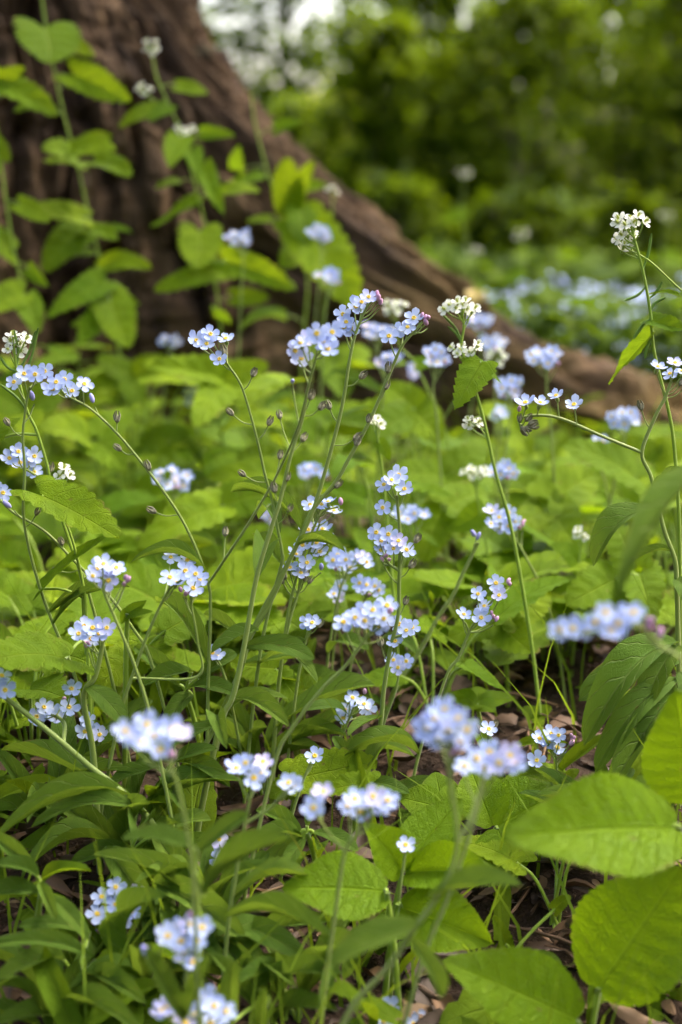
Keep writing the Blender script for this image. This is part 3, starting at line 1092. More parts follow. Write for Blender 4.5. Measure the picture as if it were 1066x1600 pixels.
# ---------------------------------------------------------------- carpet of leafy plants in front of the tree
def rosette(x, y, kind, n, size, hgt, label, group, seed, spread=.7, up=.5):
    rq = random.Random(seed)
    g = ground(x, y)
    off = Vector((x, y, g))
    root = thing({'heart': 'garlic_mustard', 'lance': 'forget_me_not_clump', 'tri': 'garlic_mustard', 'elder': 'ground_elder'}[kind], off, label,
                 'leafy plant', group)
    mb = MB()
    a0 = rq.uniform(0, 6.28)
    for k in range(n):
        a = a0 + k * 2.4 + rq.uniform(-.4, .4)
        L = size * rq.uniform(.55, 1.1)
        h = hgt * rq.uniform(.45, 1.1)
        rr = size * spread * rq.uniform(.25, 1.0)
        if kind == 'lance':
            h *= .35; rr = .006
        b = off + Vector((math.cos(a) * rr, math.sin(a) * rr, h))
        el = rq.uniform(-.25, .35) if kind != 'lance' else rq.uniform(.15, 1.2)
        d = Vector((math.cos(a + rq.uniform(-.6, .6)), math.sin(a + rq.uniform(-.6, .6)), el)).normalized()
        nm = Vector((rq.gauss(0, .22), -.35 + rq.gauss(0, .22), 1)).normalized()
        wd = L * {'heart': rq.uniform(.85, 1.05), 'tri': .7, 'elder': .6, 'lance': rq.uniform(.20, .30)}[kind]
        put_leaf(root, off, kind, b, b + d * L, wd, nm)
        s = off + Vector((rq.uniform(-.004, .004), rq.uniform(-.004, .004), -.004))
        m = off.lerp(b, .5) + Vector((0, 0, h * .22))
        mb.tube(smooth_path([s, m, b], 4), [.0011, .001, .001, .0009, .0009, .0008, .0008, .0008, .0007], 5)
    build(mb, 'stem', M['gstem'], root, off)
    return root
def carpet():
    rq = random.Random(99)
    spots = []
    used = set()
    zones = [('in the sunny leaf carpet before the trunk', 'heart', 44, (.90, 1.6), (-60, 640)),
             ('in the leaf carpet below the root', 'heart', 32, (.86, 1.5), (560, 1130)),
             ]
    for lb, kind, cnt, (y0, y1), (p0, p1) in zones:
        made = tries = 0
        while made < cnt and tries < 4000:
            tries += 1
            Y = rq.uniform(y0, y1)
            px = rq.uniform(p0, p1)
            x = (px - 533) / F * Y
            if in_tree(x, Y, .0): continue
            if any((x - a) ** 2 + (Y - b) ** 2 < .07 ** 2 for a, b in spots): continue
            spots.append((x, Y)); made += 1
            kd = rq.choice(('heart', 'heart', 'heart', 'tri', 'elder'))
            nl = rq.randint(4, 8)
            hg = rq.choice((.03, .05, .07, .10, .13))
            if Y > 1.22: hg = min(hg, .05)
            if px > 640 and Y > 1.12: hg = .028
            zone = int((px + 60) / 1200 * 6)
            where = ('by the left edge', 'left of the forked stem', 'behind the crossing stems', 'behind the straight stem', 'around the pale cluster', 'towards the right edge')[max(0, min(5, zone))]
            deep = 'near the bark' if Y > 1.3 else 'midway to the tree' if Y > 1.08 else 'beyond the sharp stems'
            for extra in range(7):
              nl = 4 + (nl - 4 + (1 if extra else 0)) % 5
              lab = '%s %s plant with %s leaves %s, %s' % ('low' if hg < .06 else 'tall' if hg > .09 else 'middling', {'heart': 'heart leaved', 'tri': 'jagged', 'elder': 'oval leaved'}[kd],
                                                       ('four', 'five', 'six', 'seven', 'eight')[nl - 4], where, deep)
              if lab not in used: break
              if extra == 5: hg = .07 if hg < .06 else .05
            used.add(lab)
            rosette(x, Y, kd, nl, rq.uniform(.040, .078), hg * rq.uniform(.8, 1.1) * (1 if Y < 1.3 else .8), lab, 'leafy carpet before the tree', rq.randrange(10 ** 6))
carpet()
def cover():
    """small ground-cover leaves between the plants"""
    rq = random.Random(5)
    mb = MB()
    gr = {k: [leaf_grid(k, 10, 4, 900 + j, bend=rq.uniform(0, .15), fold=.1, teeth=4 if k != 'lance' else None) for j in range(6)] for k in ('heart', 'lance', 'tri')}
    for k in range(2300):
        Y = .42 + 1.5 * rq.random()
        px = rq.uniform(-120, 1180)
        x = (px - 533) / F * Y
        if in_tree(x, Y, -.03): continue
        bare = perlin(np.array([x * 9 + 3.3]), np.array([Y * 9 + 1.7]))[0]
        if Y < .95 and bare > -.02 and not (px < 330 and Y < .66 and rq.random() < .5): continue
        if Y >= .95 and bare > -.04: continue
        if Y < .72 and px > 330 and rq.random() < .6: continue
        g = ground(x, Y)
        kind = rq.choice(('heart', 'heart', 'tri', 'lance')) if Y > .8 else rq.choice(('lance', 'lance', 'heart', 'tri'))
        L = rq.uniform(.018, .045) if kind != 'lance' else rq.uniform(.03, .065)
        h = rq.uniform(.004, .045 if Y > .72 else .022)
        a = rq.uniform(0, 6.28)
        d = Vector((math.cos(a), math.sin(a), rq.uniform(-.2, .5) if kind != 'lance' else rq.uniform(0, 1.2))).normalized()
        fr = frame(d, Vector((rq.gauss(0, .3), -.25 + rq.gauss(0, .3), 1)))
        wd = L * (.9 if kind == 'heart' else .65 if kind == 'tri' else .26)
        b = Vector((x, Y, g + h))
        vs, fs, uv = gr[kind][rq.randrange(6)]
        mb.add([tuple(b + fr.col[0] * (v[0] * wd) + fr.col[1] * (v[1] * L) + fr.col[2] * (v[2] * L)) for v in vs], fs, uv, rq.random())
        s = Vector((x - d.x * .01, Y - d.y * .01, g - .003))
        o1 = Vector((.0006, 0, 0)); o2 = Vector((0, .0006, 0))
        mb.add([tuple(s - o1), tuple(s + o1), tuple(b + o1), tuple(b - o1)], [(0, 1, 2, 3)], None, .9)
        mb.add([tuple(s - o2), tuple(s + o2), tuple(b + o2), tuple(b - o2)], [(0, 1, 2, 3)], None, .9)
    # grass blades and wiry stalks
    for k in range(500):
        Y = .45 + 1.1 * rq.random()
        x = (rq.uniform(-100, 1160) - 533) / F * Y
        if in_tree(x, Y): continue
        g = ground(x, Y)
        h = rq.uniform(.03, .11)
        lean = Vector((rq.gauss(0, .4), rq.gauss(0, .3), 0)) * h
        wv = Vector((rq.uniform(.5, 1), rq.uniform(-.5, .5), 0)).normalized() * rq.uniform(.0006, .0013)
        p = [Vector((x, Y, g - .003)) + Vector((0, 0, h)) * t + lean * t * t for t in (0, .35, .7, 1)]
        vs = []
        for i, q in enumerate(p):
            vs += [tuple(q - wv * (1 - i / 3.2)), tuple(q + wv * (1 - i / 3.2))]
        mb.add(vs, [(0, 1, 3, 2), (2, 3, 5, 4), (4, 5, 7, 6)], None, rq.random())
    o = link('undergrowth', mb.mesh('undergrowth', M['cover']))
    tag(o, 'small mixed green ground cover leaves between the larger plants', 'ground cover', None, 'stuff')
cover()

# ================================================================ FORGET-ME-NOTS (photo pixels -> points; distance from flower size and focus)
def blob(cx, cy, rx, ry, n, seed):
    """n spread-out positions in an ellipse"""
    q = random.Random(seed)
    out = []
    tries = 0
    while len(out) < n and tries < 900:
        tries += 1
        a, r = q.uniform(0, 6.28), math.sqrt(q.random())
        p = (cx + rx * r * math.cos(a), cy + ry * r * math.sin(a))
        if all(((p[0] - o[0]) / rx) ** 2 + ((p[1] - o[1]) / ry) ** 2 > (1.9 / n if tries < 500 else .8 / n) for o in out):
            out.append(p)
    return out

fmn('tall forget-me-not at the left edge beside the cream flowers', .665,
    [(47, 605), (40, 642), (36, 683), (39, 737), (37, 804), (47, 861), (64, 922), (84, 976), (108, 1030), (122, 1075)],
    [(22, 597), (55, 585), (70, 580), (38, 584)], buds=[(52, 625)], caps=[(15, 665), (56, 805)], autoleaf=2,
    leaves=[(84, 976, 142, 919, 24, .665, .655, .4)])
fmn('arching forget-me-not with two long forked stems left of centre', .665,
    [(111, 622), (142, 639), (182, 676), (216, 716), (250, 760), (280, 804), (304, 851), (326, 912), (329, 949), (328, 996), (326, 1057), (325, 1091)],
    [(83, 608), (101, 593), (113, 611), (132, 600), (88, 597), (482, 531, .61), (505, 533, .605), (519, 519, .61), (471, 560, .62), (461, 548, .61), (495, 521, .60), (512, 545, .605), (470, 536, .605)],
    buds=[(146, 629), (457, 597, .63)], caps=[(183, 660), (190, 704), (234, 735), (244, 801), (438, 655, .64), (471, 690, .64), (352, 838), (437, 718, .645)],
    branches=[[(495, 555, .61), (485, 592, .615), (472, 646, .62), (461, 680, .63), (434, 740, .64), (411, 781, .645), (384, 825, .65), (360, 861, .655), (326, 912, .665)]], autoleaf=2)
fmn('slender forget-me-not with five flowers left of the trunk root', .675,
    [(355, 568), (377, 602), (394, 656), (406, 703), (414, 740), (426, 784), (436, 835), (441, 862), (440, 882), (418, 963), (404, 1040)],
    [(307, 532), (323, 537), (329, 522), (353, 529), (343, 561)], caps=[(394, 589), (365, 649), (419, 665), (384, 744), (450, 800), (352, 556)], autoleaf=3)
fmn('tall forget-me-not whose flower row climbs to the right, topmost of all', .675,
    [(588, 466), (573, 481), (556, 521), (546, 565), (539, 612), (529, 660), (510, 730), (499, 768), (485, 808), (451, 879), (418, 950), (390, 997), (378, 1040), (355, 1095), (318, 1169), (280, 1230), (247, 1294)],
    [(576, 464), (556, 479), (536, 491), (548, 513), (538, 512), (565, 472), (541, 503)], pinkbuds=[(591, 470), (594, 476), (588, 464)],
    caps=[(516, 640), (562, 592), (552, 688), (523, 762)], r=(.00055, .0016), autoleaf=3,
    leaves=[(384, 1010, 492, 1030, 44, .66, .655, .55, 8), (405, 985, 330, 1020, 30, .66, .64, .5), (355, 1100, 452, 1135, 40, .65, .63, .5, 9), (340, 1130, 225, 1180, 34, .64, .62, .5)])
fmn('leaning forget-me-not with a pink tipped flower row right of the topmost one', .675,
    [(660, 503), (654, 511), (630, 538), (617, 565), (600, 606), (583, 646), (566, 680), (546, 715), (526, 751), (488, 798), (465, 849), (438, 903), (407, 960), (387, 1005), (372, 1060), (350, 1120)],
    [(608, 525), (637, 511), (647, 497), (628, 515)], pinkbuds=[(664, 501), (670, 498), (667, 508), (658, 497)], caps=[(606, 583), (602, 609), (575, 661), (556, 697)], autoleaf=2,
    r=(.0006, .0014))
fmn('dark thin forget-me-not stem with seed capsules crossing the middle', .63,
    [(480, 610), (474, 650), (455, 710), (438, 781), (424, 825), (401, 903), (384, 997), (365, 1085), (345, 1130)], [],
    caps=[(484, 625), (498, 640), (448, 752), (430, 770)], r=(.0006, .0016), autoleaf=2)
fmn('forget-me-not with a nodding coiled tip in front of the root end', .675,
    [(1049, 595), (1039, 622), (1023, 653), (1003, 707), (1017, 744), (1030, 798), (1040, 835), (1054, 872), (1057, 903), (1059, 970), (1061, 1060), (1062, 1130)],
    [(821, 629), (844, 629), (869, 618), (897, 632), (1028, 573), (1047, 584), (1055, 567), (1066, 580)], pinkbuds=[(811, 643)],
    caps=[(812, 660), (818, 668), (825, 664), (821, 658), (829, 668), (814, 667), (1062, 603), (1066, 610), (1003, 641)],
    branches=[[(812, 662), (814, 654), (834, 649), (865, 651), (895, 661), (942, 682), (1003, 707)]], face=.30, r=(.00075, .0015),
    leaves=[(1024, 798, 927, 884, 46, .675, .66, .35, 9), (1020, 776, 1085, 745, 20, .675, .66, .3), (1048, 862, 985, 880, 14, .675, .67, .4),
            (1058, 1005, 912, 1165, 70, .67, .63, .45, 9), (1058, 1010, 1000, 1120, 62, .67, .64, .6, 6), (1060, 1030, 905, 1095, 74, .67, .65, .5, 5),
            (1060, 1060, 930, 1205, 58, .66, .63, .55, 8), (1060, 1080, 985, 1180, 52, .66, .63, .55, 7), (1061, 1090, 950, 1240, 50, .66, .62, .5, 4),
            (1056, 905, 1090, 960, 50, .675, .66, .5), (1061, 1050, 1095, 1130, 50, .66, .64, .5)])
fmn('straight forget-me-not with several flower clusters right of centre', .675,
    [(620, 774), (625, 835), (624, 903), (622, 963), (610, 1014), (600, 1078), (595, 1129), (583, 1180), (566, 1234)],
    [(600, 757), (623, 742), (632, 764), (598, 793), (612, 750), (588, 832), (607, 835), (596, 845), (615, 857), (595, 860), (635, 859), (623, 845), (603, 853),
     (644, 980), (624, 975), (618, 1002), (635, 985)],
    pinkbuds=[(600, 871), (604, 876), (598, 878)], caps=[(632, 945), (648, 848), (596, 1010), (640, 888)],
    branches=[[(600, 866), (607, 880), (620, 894)], [(640, 984), (628, 992), (616, 1000)]], r=(.00075, .0015), autoleaf=2)
fmn('dense upright forget-me-not cluster tangled among the central stems', .69,
    [(500, 818), (488, 850), (480, 872), (468, 919), (451, 977), (436, 1060), (430, 1150)],
    [(504, 827), (495, 848), (473, 852), (510, 843), (480, 879), (453, 887), (482, 828), (500, 862), (488, 842), (462, 866), (470, 895)], buds=[(502, 890)],
    caps=[(478, 900), (475, 908), (447, 905), (482, 912), (443, 912)], face=.45, autoleaf=1)
fmn('forget-me-not with upturned flowers and a pink bud above the central cluster', .69,
    [(528, 792), (505, 800), (488, 830), (470, 880), (452, 950), (441, 1030), (432, 1110)],
    [(522, 798), (502, 788), (485, 789), (495, 792), (513, 784)], pinkbuds=[(533, 789)], face=.35)
fmn('compact round forget-me-not head behind the central cluster', .76,
    [(545, 888), (534, 915), (525, 950), (515, 1010)], blob(546, 877, 30, 14, 7, 3) + [(568, 870), (534, 877)], pinkbuds=[(525, 892)], autoleaf=1)
fmn('small drooping forget-me-not head left of the straight stem', .76,
    [(575, 922), (568, 950), (556, 1000), (545, 1060)], [(573, 914), (562, 911), (586, 916), (592, 922), (566, 921)], pinkbuds=[(570, 930), (574, 932)], autoleaf=1)
fmn('tiny pair of forget-me-not flowers beneath the round head', .78, [(530, 940), (526, 970), (520, 1030)], [(529, 933), (532, 916), (522, 928)])
fmn('soft broad forget-me-not cluster just left of the straight stem', .575,
    [(590, 975), (570, 1000), (540, 1040), (500, 1080), (455, 1140), (430, 1190)],
    [(537, 972), (570, 970), (583, 953), (600, 967), (605, 946), (555, 965), (566, 955), (592, 978)], pinkbuds=[(605, 985), (608, 958)])
fmn('three flowered forget-me-not low behind the straight stem', .70, [(624, 1048), (618, 1080), (600, 1130)], [(615, 1031), (635, 1033), (622, 1043)])
fmn('single forget-me-not flower amid the central foliage', .69, [(484, 984), (478, 1000), (466, 1060)], [(488, 973), (480, 972)], caps=[(496, 980)], leaves=[(478, 1000, 440, 1010, 20)])
fmn('forget-me-not with a side facing flower and pink bud over bare soil', .69,
    [(556, 1096), (545, 1125), (520, 1180), (500, 1225)], [(551, 1090), (569, 1100), (539, 1109), (536, 1122), (575, 1107)], pinkbuds=[(570, 1084)], autoleaf=1,
    leaves=[(545, 1118, 470, 1110, 30, .69, .67, .5, 5)])
fmn('lone forget-me-not star on the broad leaf below centre', .625, [(486, 1190), (470, 1230), (455, 1280)], [(492, 1181)])
fmn('forget-me-not with separate crisp flowers and pink buds right of centre', .68,
    [(765, 960), (745, 970), (733, 988), (716, 1028), (701, 1048), (684, 1095), (660, 1160)],
    [(747, 928), (780, 930), (775, 911), (757, 947), (725, 960), (752, 965)], pinkbuds=[(797, 914), (792, 911), (770, 967), (774, 971), (769, 960)],
    branches=[[(790, 918), (772, 935), (745, 970)], [(722, 968), (728, 975), (733, 988)]], autoleaf=1)
fmn('pale forget-me-not cluster with a purple bud on toothed leaves at right', .80,
    [(790, 825), (807, 845), (821, 869), (845, 915), (860, 960)], [(768, 798), (795, 801), (767, 818), (795, 822), (780, 808), (805, 815), (783, 824)], pinkbuds=[(815, 818), (817, 823), (813, 827)], jit=.004)
fmn('long oblique stem with a lone blue bud behind the straight forget-me-not', .76,
    [(747, 848), (723, 896), (706, 933), (681, 970), (654, 1021), (620, 1071), (590, 1130)], [], buds=[(745, 843), (742, 838)], r=(.0009, .0014), autoleaf=1)
fmn('blue flower cluster beside white blooms above the pale cluster', .90, [(785, 745), (795, 790), (808, 840)], [(774, 734), (795, 732), (788, 726), (802, 740), (783, 742), (768, 738)], pinkbuds=[(790, 748), (794, 750)])
fmn('two stacked forget-me-not flowers and buds in dark gap at lower right', .66,
    [(868, 1180), (872, 1215), (880, 1260)], [(843, 1154), (873, 1149), (871, 1168), (839, 1188), (858, 1160), (862, 1146)], pinkbuds=[(893, 1158), (890, 1164), (894, 1152)],
    branches=[[(839, 1192), (855, 1200), (872, 1215)]])
fmn('tiny lone forget-me-not peeping out behind a large blurred one', .66, [(764, 1143), (762, 1170), (756, 1215)], [(764, 1139)], caps=[(772, 1137), (750, 1146)])
fmn('single small flower between ground elder leaflets', .56, [(634, 1325), (630, 1355), (625, 1390)], [(634, 1320)])
fmn('two small forget-me-nots left among stems above the rotten branch', .70, [(96, 1222), (108, 1250), (118, 1290)], [(89, 1206), (101, 1223), (95, 1215)])
fmn('forget-me-not cluster leaning in front of the left edge leaf', .62,
    [(145, 990), (158, 1000), (160, 1010), (149, 1057), (135, 1074), (132, 1101), (145, 1169), (150, 1236)],
    [(123, 990), (143, 998), (145, 981), (167, 981), (132, 978), (155, 990)], pinkbuds=[(140, 1010), (136, 1012)], r=(.0008, .0018), autoleaf=1,
    leaves=[(135, 1072, 196, 1132, 46, .62, .61, .5, 5)])
fmn('forget-me-not head with faded pink buds below the crinkled leaf', .60,
    [(165, 905), (162, 922), (179, 963), (199, 1010), (213, 1047), (235, 1120)], [(145, 900), (170, 907), (182, 887), (162, 881), (152, 888), (176, 895)], pinkbuds=[(195, 905), (198, 910), (194, 915)])
fmn('double forget-me-not cluster, two crisp flowers above three soft ones', .625,
    [(285, 905), (262, 925), (233, 986), (213, 1040), (190, 1110)], [(267, 871, .655), (293, 875, .655), (275, 909), (306, 897), (302, 919), (290, 892), (266, 902), (312, 906)], pinkbuds=[(284, 925), (290, 930), (295, 928)],
    branches=[[(298, 925), (300, 949), (309, 1003), (309, 1057), (310, 1096)]])
fmn('single flowered forget-me-not between leaves left of the thick stem', .68, [(339, 1030), (348, 1047), (360, 1090)], [(339, 1023), (332, 1020)])
fmn('forget-me-not cut by the left edge halfway down the picture', .60, [(-5, 1080), (7, 1089), (45, 1118), (91, 1155), (142, 1199), (189, 1236), (240, 1290)], [(8, 1078), (-4, 1066), (3, 1056), (-12, 1082), (112, 1076, .62), (69, 1105, .62), (89, 1120, .62), (108, 1105, .62), (57, 1120, .62), (80, 1110, .62)],
    branches=[[(88, 1118, .62), (101, 1132, .615), (96, 1157, .605)]], pinkbuds=[(100, 1092, .62)], r=(.001, .0018))
fmn('forget-me-not partly hidden behind a folded leaf at left', .65, [(143, 1148), (147, 1180), (150, 1240)], [(138, 1125), (149, 1145), (133, 1143), (156, 1148)])
fmn('small left forget-me-not cluster beneath the tall left stem', .68, [(35, 730), (68, 752), (90, 790), (110, 850), (140, 930)], [(15, 716), (32, 723), (54, 713), (54, 738), (29, 706), (44, 720)], caps=[(78, 738)])
fmn('forget-me-not flower sticking in from the left edge', .67, [(-8, 772), (20, 800), (70, 830), (120, 880), (170, 930), (210, 985), (235, 1030)], [(5, 770), (-6, 765)], buds=[(17, 793)], caps=[(98, 852), (95, 893)])
# large soft ones close to the lens
fmn('large soft forget-me-not cluster floating left below the middle', .455,
    [(250, 1160), (268, 1195), (285, 1260), (300, 1350), (305, 1450)], [(206, 1152), (230, 1132), (250, 1172), (284, 1145), (196, 1142), (240, 1150), (222, 1160), (268, 1140)], pinkbuds=[(215, 1170), (270, 1188), (265, 1182)], r=(.0005, .0009), size=.95)
fmn('soft forget-me-not cluster between the thick stem and lone star', .53, [(395, 1205), (390, 1250), (375, 1330), (360, 1420)], [(370, 1200), (397, 1215), (411, 1190), (384, 1192), (405, 1207), (451, 1223), (458, 1226)], branches=[[(450, 1230), (425, 1260), (388, 1290)]], autoleaf=3)
fmn('big blurred forget-me-not head on a thick oblique stem', .455,
    [(705, 1160), (702, 1210), (715, 1315), (690, 1390), (648, 1450), (608, 1510), (553, 1570), (520, 1640)], [(678, 1122), (684, 1152), (705, 1125), (716, 1122), (720, 1159), (695, 1108), (700, 1142), (668, 1137), (730, 1140)], pinkbuds=[(705, 1180), (712, 1175)],
    branches=[[(760, 1195, .465), (748, 1240, .462), (735, 1280, .458), (715, 1315)]], r=(.0006, .0013),
    leaves=[(655, 1445, 515, 1510, 62, .455, .44, .5, 2), (668, 1405, 815, 1385, 40, .455, .45, .35, 3), (640, 1465, 690, 1560, 40, .455, .45, .5)])
fmn('blurred forget-me-not cluster just right of the big blurred head', .475, [(762, 1200), (752, 1240), (738, 1290), (700, 1400), (660, 1500)], [(726, 1197), (757, 1200), (765, 1175), (797, 1180), (780, 1192), (745, 1185), (805, 1190)], pinkbuds=[(775, 1205)])
fmn('blurred forget-me-not trusses side by side above the broad elder leaf', .49, [(572, 1265), (560, 1300), (539, 1331), (525, 1420), (510, 1520)],
    [(505, 1237), (490, 1262), (544, 1259), (563, 1269), (583, 1244), (596, 1259), (572, 1252), (555, 1248), (606, 1250)], branches=[[(495, 1258), (505, 1290), (539, 1331)]], autoleaf=3, pinkbuds=[(575, 1282)])
fmn('wide blurred forget-me-not spray at right ending in a pink bud', .455, [(1010, 985), (1035, 1010), (1075, 1040), (1110, 1120), (1120, 1250)], [(875, 984), (915, 984), (966, 974), (946, 957), (990, 957), (930, 972), (895, 982), (955, 985), (978, 962)],
    pinkbuds=[(1013, 977), (1016, 973), (1010, 982), (1015, 985), (1030, 997)], branches=[[(875, 992), (930, 988), (985, 975), (1010, 985)]], leaves=[(1090, 740, 966, 935, 40, .50, .44, .35, 2)])
fmn('crisp seven flowered forget-me-not head at lower left', .555, [(178, 1440), (170, 1480), (160, 1540), (150, 1620)], [(181, 1386), (159, 1401), (214, 1401), (181, 1413), (152, 1428), (192, 1435), (164, 1455), (205, 1425)], pinkbuds=[(178, 1477), (182, 1481), (150, 1462)], autoleaf=3)
fmn('soft forget-me-not head with a purple bud at bottom left', .465, [(292, 1490), (290, 1540), (285, 1620)], [(274, 1452), (316, 1449), (290, 1487), (300, 1503), (296, 1445), (262, 1462), (308, 1470), (283, 1470)], buds=[(233, 1496), (228, 1490)], pinkbuds=[(296, 1430)], branches=[[(233, 1500), (255, 1530), (290, 1560)]],
    leaves=[(285, 1590, 225, 1480, 46, .465, .455, .6, 0), (290, 1590, 330, 1490, 36, .465, .455, .6, 1)])
fmn('lowest forget-me-not cluster cut off by the bottom edge', .465, [(315, 1590), (318, 1640), (320, 1700)], [(252, 1579), (323, 1560), (304, 1587), (353, 1580), (335, 1572), (262, 1572), (290, 1598), (330, 1600)], buds=[(262, 1548)])
fmn('forget-me-not pair beside the blurred leaf left of centre bottom', .60, [(345, 1345), (352, 1390), (350, 1450)], [(343, 1312), (343, 1342), (350, 1330)])
fmn('forget-me-not flowers with a pink one at the bottom edge', .53, [(612, 1590), (615, 1640)], [(610, 1574), (600, 1595), (657, 1593), (646, 1600)], pinkbuds=[(596, 1602)])
# farther ones, softly blurred before the trunk and the root
FAR = [
    ('blurred forget-me-not left of the root on dark bark', 1.22, 375, 370, 18, 11, 6, 460), ('blurred forget-me-not on the large leaf at the trunk', 1.22, 497, 366, 17, 10, 6, 470),
    ('blurred forget-me-not below the large trunk leaf', 1.15, 516, 433, 18, 9, 6, 520), ('faint forget-me-not in the dark hollow of the trunk', 1.25, 265, 533, 16, 7, 4, 600),
    ('blurred forget-me-nots behind the topmost stem', 1.05, 590, 517, 26, 12, 7, 600), ('blurred forget-me-not beside the leaning pink tipped one', 1.0, 605, 562, 18, 10, 5, 650),
    ('blurred forget-me-not left of the toothed garlic mustard leaf', .95, 681, 556, 17, 14, 6, 660), ('pale blue head directly under the upper white flowers', 1.15, 748, 503, 20, 9, 7, 600),
    ('pale blue head right of the lower white flowers', 1.12, 768, 536, 20, 9, 7, 620), ('blurred forget-me-not on a thick stalk before the root', .95, 851, 557, 22, 13, 7, 680),
    ('blurred forget-me-not below the root middle', .98, 795, 606, 20, 15, 7, 720), ('blurred forget-me-not under the root at the right', .95, 975, 654, 26, 12, 8, 720),
    ('small blue blur beneath the root at right', .98, 940, 690, 9, 6, 2, 760), ('blurred low forget-me-not left of the forked stem', .95, 272, 747, 30, 14, 7, 830),
    ('blurred forget-me-not head between the central stems', .95, 488, 736, 18, 10, 5, 800), ('pair of tiny blue blurs in the shade by the trunk', 1.15, 300, 622, 14, 14, 3, 690),
    ('tiny blue blur left of the toothed leaf stalk', 1.05, 781, 648, 8, 6, 2, 720), ('soft blue head by the straight stem top', .86, 645, 803, 24, 9, 5, 860),
    ('soft blue spot beside the dark central stem', .95, 418, 808, 10, 14, 3, 860), ('faint blue flowers low at the foot of the root', 1.15, 645, 578, 10, 6, 2, 660),
]
for i, (lb, Y, cx, cy, rx, ry, n, yb) in enumerate(FAR):
    pk = [(cx + R.uniform(-.5, 1) * rx, cy + ry + R.uniform(0, 4)) for _ in range(2)] if n > 4 else []
    fmn(lb, Y, [(cx + 2, cy + 6), (cx + R.uniform(-6, 6), cy + (yb - cy) * .5), (cx + R.uniform(-12, 12), yb)], blob(cx, cy, rx, ry, n + 1, 40 + i), face=.55, jit=.008, autoleaf=1, pinkbuds=pk)

# ================================================================ GARLIC MUSTARD (white flowers, heart and toothed leaves)
def gm(label, Y, stem, clusters=(), leaves=(), pods=(), branches=(), r=(.0006, .0011), name='garlic_mustard', size=1.0):
    path = smooth_path(to_ground(pts3(stem, Y)), 6)
    off = path[-1].copy(); off.z += .006
    root = thing(name, off, label, 'garlic mustard', 'garlic mustard plants')
    mb = MB()
    n = len(path)
    mb.tube(path, [r[0] + (r[1] - r[0]) * i / n for i in range(n)], 7)
    samples = list(path)
    for br in branches:
        bp = pts3(br, Y)
        bp[-1] = nearest(samples, bp[-1])
        bs = smooth_path(bp, 6)
        mb.tube(bs, [r[0] * .8] * len(bs), 6)
        samples += bs
    for c in clusters:
        cx, cy, rx, ry, nf = c[:5]
        Yc = c[5] if len(c) > 5 else Y
        for (fx, fy) in blob(cx, cy, rx * 1.15, ry * 1.25, nf, int(cx * 7 + cy)):
            p = at(fx, fy, Yc + R.uniform(-.005, .005))
            nm = (nrm_for(p, .5, .2) + Vector((fx - cx, 0, cy - fy)) / max(rx, 1) * .7).normalized()
            flower(root, off, p, nm, 'white', size * R.uniform(.72, .95))
            s = nearest(samples, p + Vector((0, 0, -.008)))
            mb.tube(smooth_path([s, s.lerp(p, .6) + Vector((0, 0, -.001)), p - nm * .001], 3), .0004, 5)
            mb.ball(p - nm * .0014, nm, .0007, .0024, 6, 4)
        for k in range(1):
            p = at(cx + R.uniform(-.4, .4) * rx, cy - ry * .4 + R.uniform(-3, 3), Yc)
            place(root, off, 'bud', BUD['white'], p, nrm_for(p, .3, .3), .7)
            s = nearest(samples, p)
            mb.tube([s, p], .00035, 4)
    for pd in pods:
        a, b = at(pd[0], pd[1], Y), at(pd[2], pd[3], Y)
        s = nearest(samples, a)
        pm = MB()
        pm.tube(smooth_path([s, s.lerp(b, .45) + (b - s).orthogonal().normalized() * .0015, b], 4), [.0005] * 3 + [.0007] * 5 + [.0003], 6)
        build(pm, 'seed_pod', M['pod'], root, off)
    for lf in leaves:
        lo = stem_leaf(root, off, lf, Y, 'tri')
        b = at(lf[0], lf[1], lf[5] if len(lf) > 5 and lf[5] else Y)
        s = nearest(samples, b + Vector((0, 0, -.004)))
        if (s - b).length > .002:
            mb.tube(smooth_path([s, s.lerp(b, .5) + Vector((0, 0, .002)), b], 4), .0007, 5)
    if len(leaves) > 4 and Y > 1.2:                 # younger side leaves up the tall stalks
        for k in range(8):
            s = path[int(n * (.08 + .72 * (k + R.random()) / 8))]
            a = R.uniform(-.9, .9) + (math.pi if k % 2 else 0)
            L = R.uniform(.016, .034)
            d = Vector((math.cos(a), -abs(math.sin(a)) * .6, R.uniform(-.5, .35))).normalized()
            b = s + d * R.uniform(.008, .022) + Vector((0, 0, .004))
            put_leaf(root, off, R.choice(('tri', H)), b, b + d * L, L * R.uniform(.6, .9), nrm_for(b, R.uniform(.35, .7), .3))
            mb.tube(smooth_path([s, s.lerp(b, .5) + Vector((0, 0, .002)), b], 3), .0006, 5)
    build(mb, 'stem', M['gstem'], root, off)
    return root
H = 'heart'
gm('garlic mustard with cream flowers at the left edge', .675, [(22, 541), (27, 581), (42, 640), (57, 672), (73, 723), (81, 760), (110, 850), (128, 905), (132, 980), (140, 1060)],
   [(22, 536, 24, 13, 6), (96, 738, 14, 8, 3, .68)], [(-12, 690, 34, 652, 30, .67, .68, .4)], [(27, 585, 56, 517), (24, 575, 22, 515), (30, 580, 0, 557), (42, 645, 0, 600), (40, 600, 60, 512)],
   [[(92, 745), (84, 752), (80, 765)]])
gm('garlic mustard bearing the large crinkled leaf at left', .66, [(97, 800), (112, 840), (124, 885), (133, 935), (137, 1010), (140, 1080)], [],
   [(66, 775, 187, 842, 84, .66, .635, .45, 1, H), (67, 920, 187, 826, 40, .665, .65, .35, 2), (102, 1030, -25, 1035, 110, .62, .585, .5, 3, H)])
